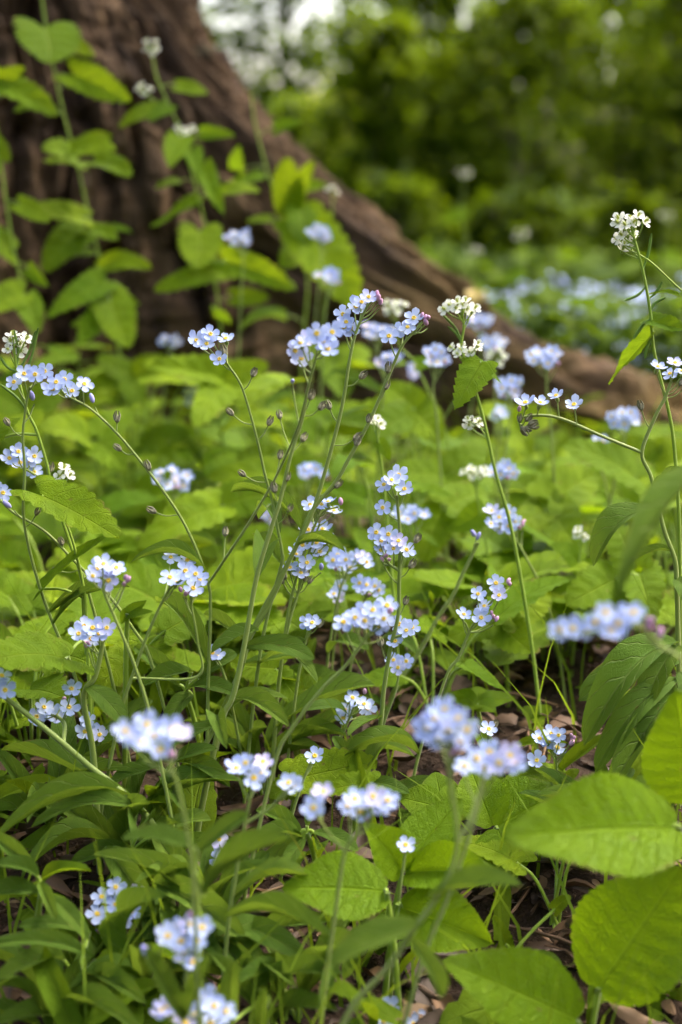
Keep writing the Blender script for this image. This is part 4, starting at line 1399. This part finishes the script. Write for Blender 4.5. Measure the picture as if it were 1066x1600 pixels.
gm('garlic mustard with twin white heads and a toothed leaf before the root', .74, [(720, 484), (725, 510), (722, 545), (740, 600), (757, 660), (775, 740), (800, 830)],
   [(720, 480, 25, 9, 9), (730, 545, 22, 9, 7), (735, 658, 13, 7, 3)], [(752, 566, 710, 640, 74, .735, .72, .75, 2), (748, 572, 785, 600, 40, .74, .76, .5)], [(715, 530, 690, 490), (712, 540, 700, 510)])
gm('garlic mustard with a white head behind the leaning flower row', 1.02, [(618, 485), (625, 540), (650, 570), (690, 660), (712, 740)], [(617, 480, 18, 8, 7), (780, 557, 16, 10, 5)], [(650, 570, 690, 560, 30, None, None, .5)], branches=[[(780, 562), (730, 600), (690, 660)]])
gm('tall garlic mustard at right with white head against the dark wood', .70, [(985, 350), (994, 383), (1006, 430), (1016, 487), (1023, 554), (1049, 663), (1058, 760), (1062, 850)],
   [(985, 345, 21, 9, 7), (982, 371, 17, 8, 5), (972, 388, 8, 7, 2)], [(1016, 500, 1080, 515, 40, .70, .68, .6, 0), (1020, 520, 950, 600, 34, .70, .73, .5, 1), (1062, 462, 1012, 460, 10, .70, .70, .5)],
   [(1000, 420, 1018, 365), (1003, 445, 975, 470), (1010, 470, 1035, 440), (1015, 500, 990, 530), (1012, 485, 1040, 465), (1018, 530, 1008, 560)],
   [[(1090, 475), (1055, 445), (1020, 412), (997, 397)]])
gm('small white garlic mustard flowers beside the blue cluster at right', .90, [(742, 742), (748, 790), (760, 850)], [(735, 742, 10, 8, 3), (753, 739, 11, 7, 4)], [(755, 800, 700, 830, 60, None, None, .7)])
gm('tiny white flower on toothed leaves at right', .85, [(910, 836), (905, 880), (900, 940)], [(910, 832, 9, 6, 3)], [(905, 880, 860, 850, 50, None, None, .6), (902, 900, 960, 880, 50, None, None, .6)])
gm('small white bloom on the leaning pink tipped stem side', .78, [(588, 665), (592, 700), (600, 760)], [(585, 662, 10, 7, 3)], [(592, 690, 610, 720, 26, None, None, .6)])
# the ones climbing in front of the bark
gm('tall garlic mustard with paired leaves against the bark at far left', 1.30, [(62, -30), (75, 60), (100, 180), (120, 250), (135, 320), (155, 400), (172, 470), (185, 540)], [],
   [(70, 45, 78, 100, 105, 1.29, 1.25, .55, 0, H), (118, 118, 205, 160, 62, 1.28, 1.24, .7, 1, H), (108, 240, 180, 235, 60, 1.28, 1.24, .6, 5, H), (118, 250, 66, 232, 55, 1.28, 1.25, .6, 4, H), (150, 255, 205, 275, 50, 1.3, 1.25, .55, 2, H),
    (125, 340, 25, 330, 46, 1.29, 1.25, .6, 3, H), (140, 365, 182, 375, 40, 1.29, 1.25, .5, 4, H), (130, 360, 68, 425, 66, 1.3, 1.27, .6, 5, H), (160, 420, 238, 420, 48, 1.29, 1.25, .6, 6, H),
    (165, 440, 70, 500, 60, 1.27, 1.22, .6), (172, 470, 200, 545, 80, 1.26, 1.22, .7, 1, H), (175, 480, 120, 540, 60, 1.26, 1.22, .6)], r=(.0009, .0015))
gm('garlic mustard leaning from the left edge with a large shaded leaf', 1.22, [(-20, 60), (-10, 160), (5, 280), (20, 380), (40, 470), (55, 560)], [(3, 138, 10, 9, 3)],
   [(-30, 125, 90, 180, 62, 1.22, 1.18, .6, 2, H), (0, 250, -30, 200, 50, 1.22, 1.2, .6, 3, H), (15, 390, -40, 360, 60, 1.22, 1.2, .6, 5, H), (35, 460, -30, 490, 60, 1.2, 1.17, .6, 1, H), (40, 470, 60, 520, 50, 1.2, 1.16, .6, 2, H)], r=(.0008, .0014))
gm('garlic mustard with white flowers in front of the furrowed trunk', 1.30, [(236, 72), (245, 120), (265, 165), (282, 205), (300, 270), (320, 350), (335, 430), (345, 510), (350, 580)],
   [(236, 72, 12, 9, 5), (226, 141, 10, 8, 4), (285, 204, 14, 9, 5)],
   [(283, 215, 265, 262, 55, 1.29, 1.26, .7), (300, 235, 315, 275, 40, 1.29, 1.26, .7), (318, 262, 350, 335, 42, 1.29, 1.25, .7), (265, 165, 232, 190, 30, 1.3, 1.28, .6),
    (308, 312, 235, 355, 20, 1.29, 1.27, .4), (312, 362, 310, 420, 88, 1.28, 1.25, .75, 0, H), (345, 425, 240, 455, 44, 1.28, 1.25, .6, 3, H), (355, 410, 462, 452, 60, 1.27, 1.22, .75, 4, H), (345, 500, 330, 480, 40, 1.27, 1.24, .6)],
   branches=[[(226, 145), (245, 160), (265, 170)]], r=(.0008, .0014))
gm('garlic mustard with big rounded leaves on the middle of the trunk', 1.36, [(392, 140), (400, 200), (425, 290), (455, 360), (480, 430), (475, 520), (470, 600)], [],
   [(455, 320, 448, 245, 62, 1.34, 1.32, .7, 0, H), (460, 330, 490, 250, 34, 1.35, 1.33, .5, 2, H), (470, 330, 480, 385, 60, 1.33, 1.3, .7, 5, H), (478, 360, 560, 480, 110, 1.32, 1.26, .75, 2, H),
    (470, 390, 440, 420, 55, 1.33, 1.3, .6, 6, H), (372, 265, 375, 225, 34, 1.4, 1.38, .6), (365, 290, 385, 270, 30, 1.4, 1.38, .6)], r=(.0008, .0014))
gm('thin garlic mustard stalk tipped with one white flower on the root', 1.38, [(520, 298), (518, 360), (510, 440), (505, 520)], [(520, 297, 8, 7, 3)], [(512, 420, 540, 440, 30, None, None, .6)])
for i, (lb, px, py, Y) in enumerate((('small white flower head high in the dark wood', 726, 272, 2.6), ('white flower head over the root crest', 741, 392, 2.6), ('broad white flower head above the blue drift', 818, 367, 2.4),
                                     ('faint white flower head at far right beside the tall head', 1040, 338, 3.0))):
    gm(lb, Y, [(px, py + 4), (px + R.uniform(-10, 10), py + 70), (px + R.uniform(-20, 20), py + 130)], [(px, py, 10 + 5 * (i == 2), 6, 5)], [(px, py + 60, px + R.choice((-40, 40)), py + 75, 26, None, None, .6)], r=(.0010, .0016), size=1.1)

# taller broad plants rising in the carpet towards the trunk foot
BIG = [
    ('pale broad leaf low before the dark hollow of the trunk', 1.12, (340, 592), [(345, 592, 232, 572, 62, None, 1.05, .7, 1), (350, 600, 300, 668, 78, None, 1.04, .75, 3), (352, 598, 420, 570, 60, None, 1.12, .6, 0)]),
    ('yellow green heart leaves below the tall far left plant', 1.05, (150, 700), [(150, 690, 195, 735, 86, None, 1.0, .75, 2), (140, 690, 60, 668, 74, None, 1.0, .65, 5), (155, 680, 205, 640, 60, None, 1.08, .6, 1)]),
    ('wide smooth leaf left of the forked stem base', .92, (345, 792), [(345, 792, 215, 858, 84, None, .87, .7, 4), (352, 790, 440, 770, 80, None, .92, .6, 2)]),
    ('long pale leaves between the central stems and the trunk', 1.0, (430, 745), [(440, 742, 325, 748, 60, None, .98, .6, 3), (445, 745, 530, 730, 64, None, 1.0, .6, 6), (440, 750, 480, 700, 52, None, 1.04, .6, 0)]),
    ('toothed leaf stack behind the leaning flower row', 1.02, (640, 650), [(650, 640, 600, 600, 64, None, 1.05, .65, 1), (648, 645, 690, 690, 84, None, .98, .75, 2), (640, 650, 575, 690, 74, None, .98, .7, 4)]),
    ('leaf cluster above the straight stem top', .98, (690, 745), [(690, 742, 610, 735, 64, None, .96, .6, 0), (695, 745, 760, 700, 70, None, 1.0, .65, 5), (700, 750, 745, 790, 74, None, .94, .75, 3)]),
    ('broad leaf group right of the pale cluster', .94, (860, 790), [(858, 780, 930, 740, 92, None, .98, .65, 1), (850, 790, 800, 745, 78, None, .97, .65, 2), (860, 800, 905, 865, 100, None, .89, .75, 4), (850, 800, 800, 850, 74, None, .9, .7, 6)]),
    ('bright leaf fan at the right edge under the root end', 1.0, (1020, 735), [(1020, 725, 960, 690, 84, None, 1.0, .65, 0), (1025, 730, 1085, 700, 100, None, 1.0, .65, 3), (1030, 740, 1060, 800, 96, None, .95, .75, 5)]),
    ('leaf tuft at the foot of the root middle', 1.2, (800, 665), [(800, 660, 745, 640, 60, None, 1.18, .6, 1), (805, 662, 870, 650, 64, None, 1.2, .6, 4), (802, 668, 830, 715, 70, None, 1.14, .75, 2)]),
    ('shaded leaves at the foot of the trunk hollow', 1.3, (205, 590), [(205, 585, 150, 560, 54, None, 1.28, .6, 0), (210, 588, 262, 560, 54, None, 1.3, .6, 3), (206, 595, 220, 640, 60, None, 1.25, .7, 5), (200, 592, 130, 610, 50, None, 1.27, .6, 2)]),
    ('low pale leaves beneath the far left plant', 1.15, (30, 640), [(30, 635, -30, 610, 64, None, 1.15, .6, 1), (38, 640, 100, 620, 64, None, 1.15, .6, 4), (35, 645, 60, 695, 70, None, 1.1, .7, 2)]),
    ('leaf pair where the root leaves the trunk', 1.28, (520, 570), [(520, 566, 470, 540, 58, None, 1.28, .65, 2), (525, 570, 580, 548, 58, None, 1.3, .65, 5), (522, 575, 540, 625, 60, None, 1.22, .7, 0)]),
]
for lb, Y, hub, lv in BIG:
    gm(lb, Y, [(hub[0], hub[1] - 4), (hub[0] + 4, hub[1] + 40), (hub[0] + 6, hub[1] + 70)], [], [tuple(l) + (H,) for l in lv], r=(.0009, .0013))

# ================================================================ GROUND ELDER and other big leaves in front
def leafy(name, label, Y, leaves, hub, cat='ground elder', kind='elder', group='ground elder leaves', foot=None, r=.0011):
    hb = at(hub[0], hub[1], hub[2] if len(hub) > 2 else Y)
    path = [hb]
    if foot:
        path.append(at(foot[0], foot[1], foot[2] if len(foot) > 2 else Y))
    else:
        path.append(hb + Vector((R.uniform(-.006, .006), .006, -.02)))
    path = smooth_path(to_ground(path), 5)
    off = path[-1].copy(); off.z += .006
    root = thing(name, off, label, cat, group)
    mb = MB()
    mb.tube(path, [r + .0005 * i / len(path) for i in range(len(path))], 7)
    for lf in leaves:
        stem_leaf(root, off, lf, Y, kind)
        b = at(lf[0], lf[1], lf[5] if len(lf) > 5 and lf[5] else Y)
        if (b - hb).length > .002:
            mb.tube(smooth_path([hb, hb.lerp(b, .5) + Vector((0, 0, .001)), b], 4), r * .7, 5)
    build(mb, 'stem', M['gstem'], root, off)
    return root
leafy('ground_elder', 'largest bright leaf at lower right with finely toothed edge', .49, [(1052, 1293, 785, 1308, 138, .50, .465, .75, 1)], (1062, 1292, .50), foot=(1085, 1420, .50))
leafy('ground_elder', 'big upright leaf beneath the largest bright leaf', .515, [(936, 1543, 1068, 1352, 165, .515, .52, .8, 0)], (936, 1543), foot=(925, 1610))
leafy('ground_elder', 'broad leaf lying across the bottom right', .505, [(900, 1592, 690, 1500, 118, .505, .50, .75, 3)], (902, 1594), foot=(930, 1650))
leafy('ground_elder', 'toothed leaf entering from the right edge', .54, [(1088, 1245, 1055, 1075, 125, .54, .535, .8, 2)], (1090, 1250), foot=(1095, 1350))
leafy('ground_elder', 'three spread leaflets in the lower middle', .575, [(628, 1362, 566, 1286, 62, .575, .57, .7, 4), (632, 1360, 722, 1248, 72, .575, .60, .75, 2), (634, 1366, 792, 1374, 62, .575, .55, .6, 5)], (628, 1366), foot=(615, 1430))
leafy('ground_elder', 'wide yellow green leaf between the lower stems', .54, [(602, 1392, 440, 1388, 92, .545, .535, .7, 1)], (605, 1394), foot=(615, 1470))
leafy('ground_elder', 'pointed leaf below the three spread leaflets', .555, [(628, 1418, 770, 1474, 88, .56, .545, .7, 4)], (622, 1412), foot=(610, 1480))
leafy('ground_elder', 'shaded toothed leaf pair behind the largest leaf', .625, [(775, 1292, 885, 1232, 84, .625, .64, .65, 0), (778, 1296, 800, 1378, 84, .62, .605, .75, 3), (770, 1290, 735, 1200, 66, .625, .65, .7, 5)], (774, 1294), foot=(770, 1350))
leafy('ground_elder', 'bright toothed leaflets right of the lone small flower', .65, [(690, 1262, 620, 1245, 44, None, None, .6, 3), (690, 1265, 680, 1205, 50, .65, .67, .7, 1), (694, 1266, 738, 1235, 46, .65, .66, .7, 2)], (692, 1266))
leafy('heart_leaf_plant', 'broad crinkled leaf under the lone star flower', .655, [(470, 1215, 590, 1190, 90, .65, .665, .7, 1, H), (468, 1220, 420, 1245, 60, .65, .645, .65, 2, H), (580, 1225, 500, 1240, 50, .65, .64, .6, 4, H)], (468, 1218), 'leafy plant', group='broad leaved plants')
leafy('heart_leaf_plant', 'pale heart leaf pair behind the thick central stems', .72, [(450, 1085, 515, 1070, 66, .72, .72, .7, 3, H), (440, 1060, 480, 1110, 56, .72, .70, .7, 5, H), (430, 1045, 360, 1035, 70, .72, .72, .7, 0, H)], (440, 1066), 'leafy plant', group='broad leaved plants')
leafy('heart_leaf_plant', 'wide heart leaf behind the left flower stems', .70, [(215, 1020, 150, 1075, 90, .70, .68, .7, 2, H), (260, 985, 320, 960, 80, .70, .72, .65, 4, H), (230, 1010, 265, 1055, 70, .70, .68, .7, 6, H)], (225, 1020), 'leafy plant', group='broad leaved plants')
leafy('heart_leaf_plant', 'scalloped leaves beneath the crisp separate flowers', .78, [(780, 975, 830, 1020, 84, .78, .76, .7, 1, H), (790, 960, 860, 930, 92, .78, .80, .7, 0, H), (770, 970, 700, 1000, 70, .78, .77, .7, 3, H)], (782, 970), 'leafy plant', group='broad leaved plants')
leafy('heart_leaf_plant', 'smooth rounded leaves left of the drooping stem leaf', .80, [(962, 905, 885, 945, 96, .80, .78, .7, 2, H), (1000, 900, 1020, 970, 92, .80, .76, .75, 4, H), (990, 880, 960, 820, 80, .80, .82, .7, 5, H)], (975, 900), 'leafy plant', group='broad leaved plants')
leafy('heart_leaf_plant', 'deep green leaf with scalloped rim right of the straight stem', .92, [(690, 800, 660, 880, 84, .92, .90, .75, 1, H), (700, 790, 760, 770, 80, .92, .95, .7, 2, H)], (695, 795), 'leafy plant', group='broad leaved plants')
leafy('seedling', 'young seedling with a whorl of round leaves over dark soil', .72, [(745, 1098, 700, 1085, 24, .72, .72, .5, 0), (745, 1098, 748, 1072, 34, .72, .73, .6, 1), (748, 1099, 805, 1092, 22, .72, .72, .45, 2), (746, 1100, 775, 1112, 24, .72, .71, .5, 3), (744, 1100, 725, 1112, 24, .72, .71, .5, 4)],
      (745, 1099), 'seedling', 'elder', 'seedlings on the soil')
leafy('seedling', 'small two lobed seedling right of the whorled one', .74, [(838, 1118, 862, 1105, 30, .74, .74, .6, 0, H), (838, 1118, 815, 1108, 30, .74, .74, .6, 3, H), (838, 1120, 845, 1138, 26, .74, .73, .6, 2, H)], (838, 1119), 'seedling', 'elder', 'seedlings on the soil')
leafy('seedling', 'tiny seedling beneath the stacked right flowers', .66, [(885, 1215, 855, 1205, 22, .66, .66, .6, 0, H), (886, 1215, 905, 1203, 22, .66, .66, .6, 3, H), (885, 1217, 880, 1232, 22, .66, .65, .6, 2, H)], (885, 1216), 'seedling', 'elder', 'seedlings on the soil')
leafy('seedling', 'pair of little leaves in the dark bottom gap', .57, [(790, 1475, 770, 1430, 30, .57, .57, .6, 1, H), (868, 1420, 892, 1400, 30, .58, .58, .6, 4, H), (800, 1500, 880, 1512, 40, .56, .555, .5, 2, 'lance')], (800, 1490), 'seedling', 'elder', 'seedlings on the soil')
leafy('round_leaf_plant', 'scalloped round leaves in the bottom right corner', .55, [(1040, 1560, 1010, 1530, 60, .55, .555, .7, 1, H), (1050, 1570, 1090, 1550, 60, .55, .55, .7, 3, H), (1045, 1575, 1020, 1600, 60, .55, .54, .7, 5, H)], (1045, 1568), 'leafy plant', group='broad leaved plants')
leafy('toothed_plant', 'jagged little leaf with yellow buds left of centre', .66, [(200, 958, 230, 938, 26, None, None, .6, 0, 'tri'), (198, 956, 190, 975, 20, None, None, .6, 1, 'tri'), (203, 960, 240, 955, 20, None, None, .6, 2, 'tri')], (200, 958), 'leafy plant', group='broad leaved plants')
# lance leaf clumps, lower left and lower middle
LC = [
    ('dense lance leaf clump in the bottom left corner', .525, (120, 1540), [(150, 1500, -25, 1478, 34, None, .51, .5, 8), (100, 1500, -15, 1540, 40, None, .50, .55, 7), (100, 1620, 122, 1498, 62, None, .52, .7, 1), (140, 1455, 28, 1448, 34, .54, .53, .5, 5), (130, 1530, 230, 1570, 40, None, .50, .5, 6), (100, 1590, -10, 1600, 46, None, .5, .6, 4), (140, 1560, 175, 1600, 34, None, .51, .6, 3)]),
    ('upright lance leaved shoot at the left edge', .54, (65, 1395), [(66, 1395, -25, 1398, 40, None, .53, .55, 4), (62, 1380, 88, 1438, 30, None, .52, .7, 3), (55, 1360, -20, 1300, 36, None, .54, .6, 4), (60, 1370, -10, 1350, 34, None, .53, .5, 6), (70, 1400, 140, 1470, 34, None, .52, .5, 5)]),
    ('long lance leaves below the rotten branch', .60, (205, 1330), [(230, 1270, 50, 1290, 36, .60, .58, .45, 8), (215, 1262, -10, 1315, 34, .61, .57, .45, 9), (165, 1325, 242, 1432, 60, .59, .56, .7, 3), (210, 1330, 110, 1350, 40, .60, .59, .55, 6), (250, 1300, 330, 1280, 34, .60, .61, .5, 4)]),
    ('wide lance leaves left of the bottom middle', .56, (330, 1430), [(240, 1378, 385, 1470, 66, .57, .54, .65, 4), (360, 1450, 480, 1500, 60, .56, .53, .6, 5), (340, 1440, 420, 1330, 44, .57, .59, .6, 3), (310, 1420, 240, 1300, 60, .58, .60, .65, 2), (395, 1480, 520, 1440, 40, .56, .55, .5, 6), (330, 1460, 420, 1580, 44, .55, .53, .55, 7)]),
    ('soft near lance leaf pair left of the pair of flowers', .47, (305, 1360), [(305, 1325, 190, 1312, 40, .47, .46, .4, 2), (310, 1330, 390, 1270, 40, .47, .47, .5, 1), (318, 1400, 460, 1310, 44, .47, .46, .4, 3)]),
    ('low lance leaves crossing the bottom middle', .52, (420, 1560), [(400, 1545, 535, 1520, 44, None, .51, .5, 4), (395, 1570, 330, 1490, 40, None, .52, .6, 2), (430, 1600, 530, 1580, 40, None, .5, .5, 6), (405, 1610, 415, 1540, 30, .50, .49, .6, 0), (360, 1600, 365, 1500, 46, .5, .49, .6, 1)]),
    ('lance leaves beneath the floating blurred cluster', .63, (260, 1210), [(250, 1200, 170, 1230, 30, None, .62, .5, 4), (265, 1205, 340, 1170, 34, None, .62, .5, 5), (255, 1215, 290, 1270, 36, None, .60, .6, 3), (270, 1190, 360, 1230, 34, None, .62, .5, 6), (250, 1205, 200, 1160, 34, None, .65, .5, 2)]),
    ('lance leaves around the left middle stems', .68, (290, 1080), [(300, 1050, 222, 1072, 32, None, .66, .5, 4), (280, 1070, 210, 1010, 40, None, .69, .6, 3), (290, 1080, 380, 1090, 36, None, .66, .5, 5), (300, 1085, 255, 1140, 36, None, .66, .55, 6), (310, 1060, 370, 1020, 34, None, .69, .5, 2)]),
    ('broad lance leaves by the lower left flower head', .56, (250, 1500), [(250, 1500, 210, 1410, 40, None, .57, .6, 2), (255, 1510, 340, 1560, 40, None, .54, .55, 5), (250, 1520, 180, 1560, 40, None, .54, .55, 4), (260, 1500, 320, 1410, 38, None, .57, .6, 3)]),
    ('lance leaves behind the blurred twin trusses', .60, (480, 1300), [(470, 1300, 400, 1265, 34, None, .60, .5, 4), (475, 1310, 440, 1370, 34, None, .58, .6, 2), (490, 1300, 560, 1330, 34, None, .59, .5, 5), (480, 1290, 500, 1230, 30, None, .61, .6, 3), (470, 1310, 380, 1320, 30, None, .58, .5, 6)]),
    ('narrow leaves standing behind the largest bright leaf', .63, (930, 1260), [(920, 1270, 860, 1220, 36, None, .64, .55, 3), (930, 1270, 990, 1200, 44, None, .64, .6, 4), (940, 1280, 1010, 1260, 40, None, .62, .55, 5), (925, 1280, 905, 1330, 36, None, .61, .5, 2), (940, 1270, 940, 1190, 36, None, .64, .6, 1)]),
    ('lance leaves at the foot of the straight stem', .66, (560, 1220), [(560, 1215, 520, 1150, 34, None, .67, .6, 2), (556, 1220, 610, 1150, 30, None, .68, .6, 3), (565, 1225, 640, 1240, 30, None, .65, .5, 5), (552, 1225, 480, 1200, 34, None, .66, .5, 4)]),
]
for lb, Y, hub, lv in LC:
    leafy('forget_me_not_clump', lb, Y, lv, hub, 'leafy plant', 'lance', 'lance leaved clumps', None, .0012)
# assorted rosettes nearer the lens filling the beds between
RS = [
    ('leafy plant under the small left flower cluster', .80, 40, .06, 'heart', 7), ('leafy plant behind the crinkled left leaf', .86, 170, .06, 'heart', 7), ('leafy plant behind the double flower cluster', .82, 290, .06, 'heart', 7),
    ('leafy plant behind the dark crossing stem', .84, 420, .06, 'heart', 6), ('leafy plant under the round flower head', .84, 560, .05, 'tri', 6), ('leafy plant under the pale cluster', .86, 760, .065, 'heart', 7),
    ('leafy plant below the coiled tip', .86, 900, .065, 'heart', 7), ('leafy plant behind the right flowering stem', .84, 1030, .065, 'heart', 7), ('leafy plant below the forked stem', .74, 130, .05, 'heart', 5),
    ('leafy plant beside the straight stem', .76, 690, .05, 'tri', 5),  ('low leafy plant at the left edge', .70, 20, .05, 'heart', 6),
     ('low leafy plant in the lower right gap', .60, 900, .035, 'heart', 4), 
    ('lance tuft in the left bed', .62, 180, .06, 'lance', 9), ('lance tuft beneath the left edge flower', .64, 50, .06, 'lance', 9), ('lance tuft near the bottom left head', .54, 200, .055, 'lance', 7), ('lance tuft below the floating cluster', .58, 290, .06, 'lance', 9),
    ('lance tuft among the central stems', .70, 400, .06, 'lance', 9),  ('lance tuft at the bottom middle', .54, 450, .055, 'lance', 8), ('lance tuft at the right edge', .62, 1040, .06, 'lance', 9),
    ('lance tuft in the corner at bottom left', .52, 40, .055, 'lance', 9),
]
for i, (lb, Y, px, n, hh) in enumerate((('tall leafy plant at the trunk foot by the left edge', 1.30, 20, 8, .10), ('tall leafy plant at the trunk foot left of the hollow', 1.36, 95, 9, .13), ('leafy plant inside the trunk hollow', 1.40, 170, 9, .14),
                                         ('leafy plant right of the trunk hollow', 1.38, 250, 8, .10), ('leafy plant under the middle of the trunk', 1.36, 420, 9, .12), ('leafy plant where trunk turns into root', 1.34, 490, 8, .10))):
    rosette((px - 533) / F * Y, Y, 'heart', n, .05, hh, lb, 'leafy plants along the trunk foot', 7000 + i, .9)
for i, (lb, Y, px, sz, kd, n) in enumerate(RS):
    rosette((px - 533) / F * Y, Y, kd, n, sz, .045 if Y < .7 else .06, lb, 'low leafy plants', 4000 + i)
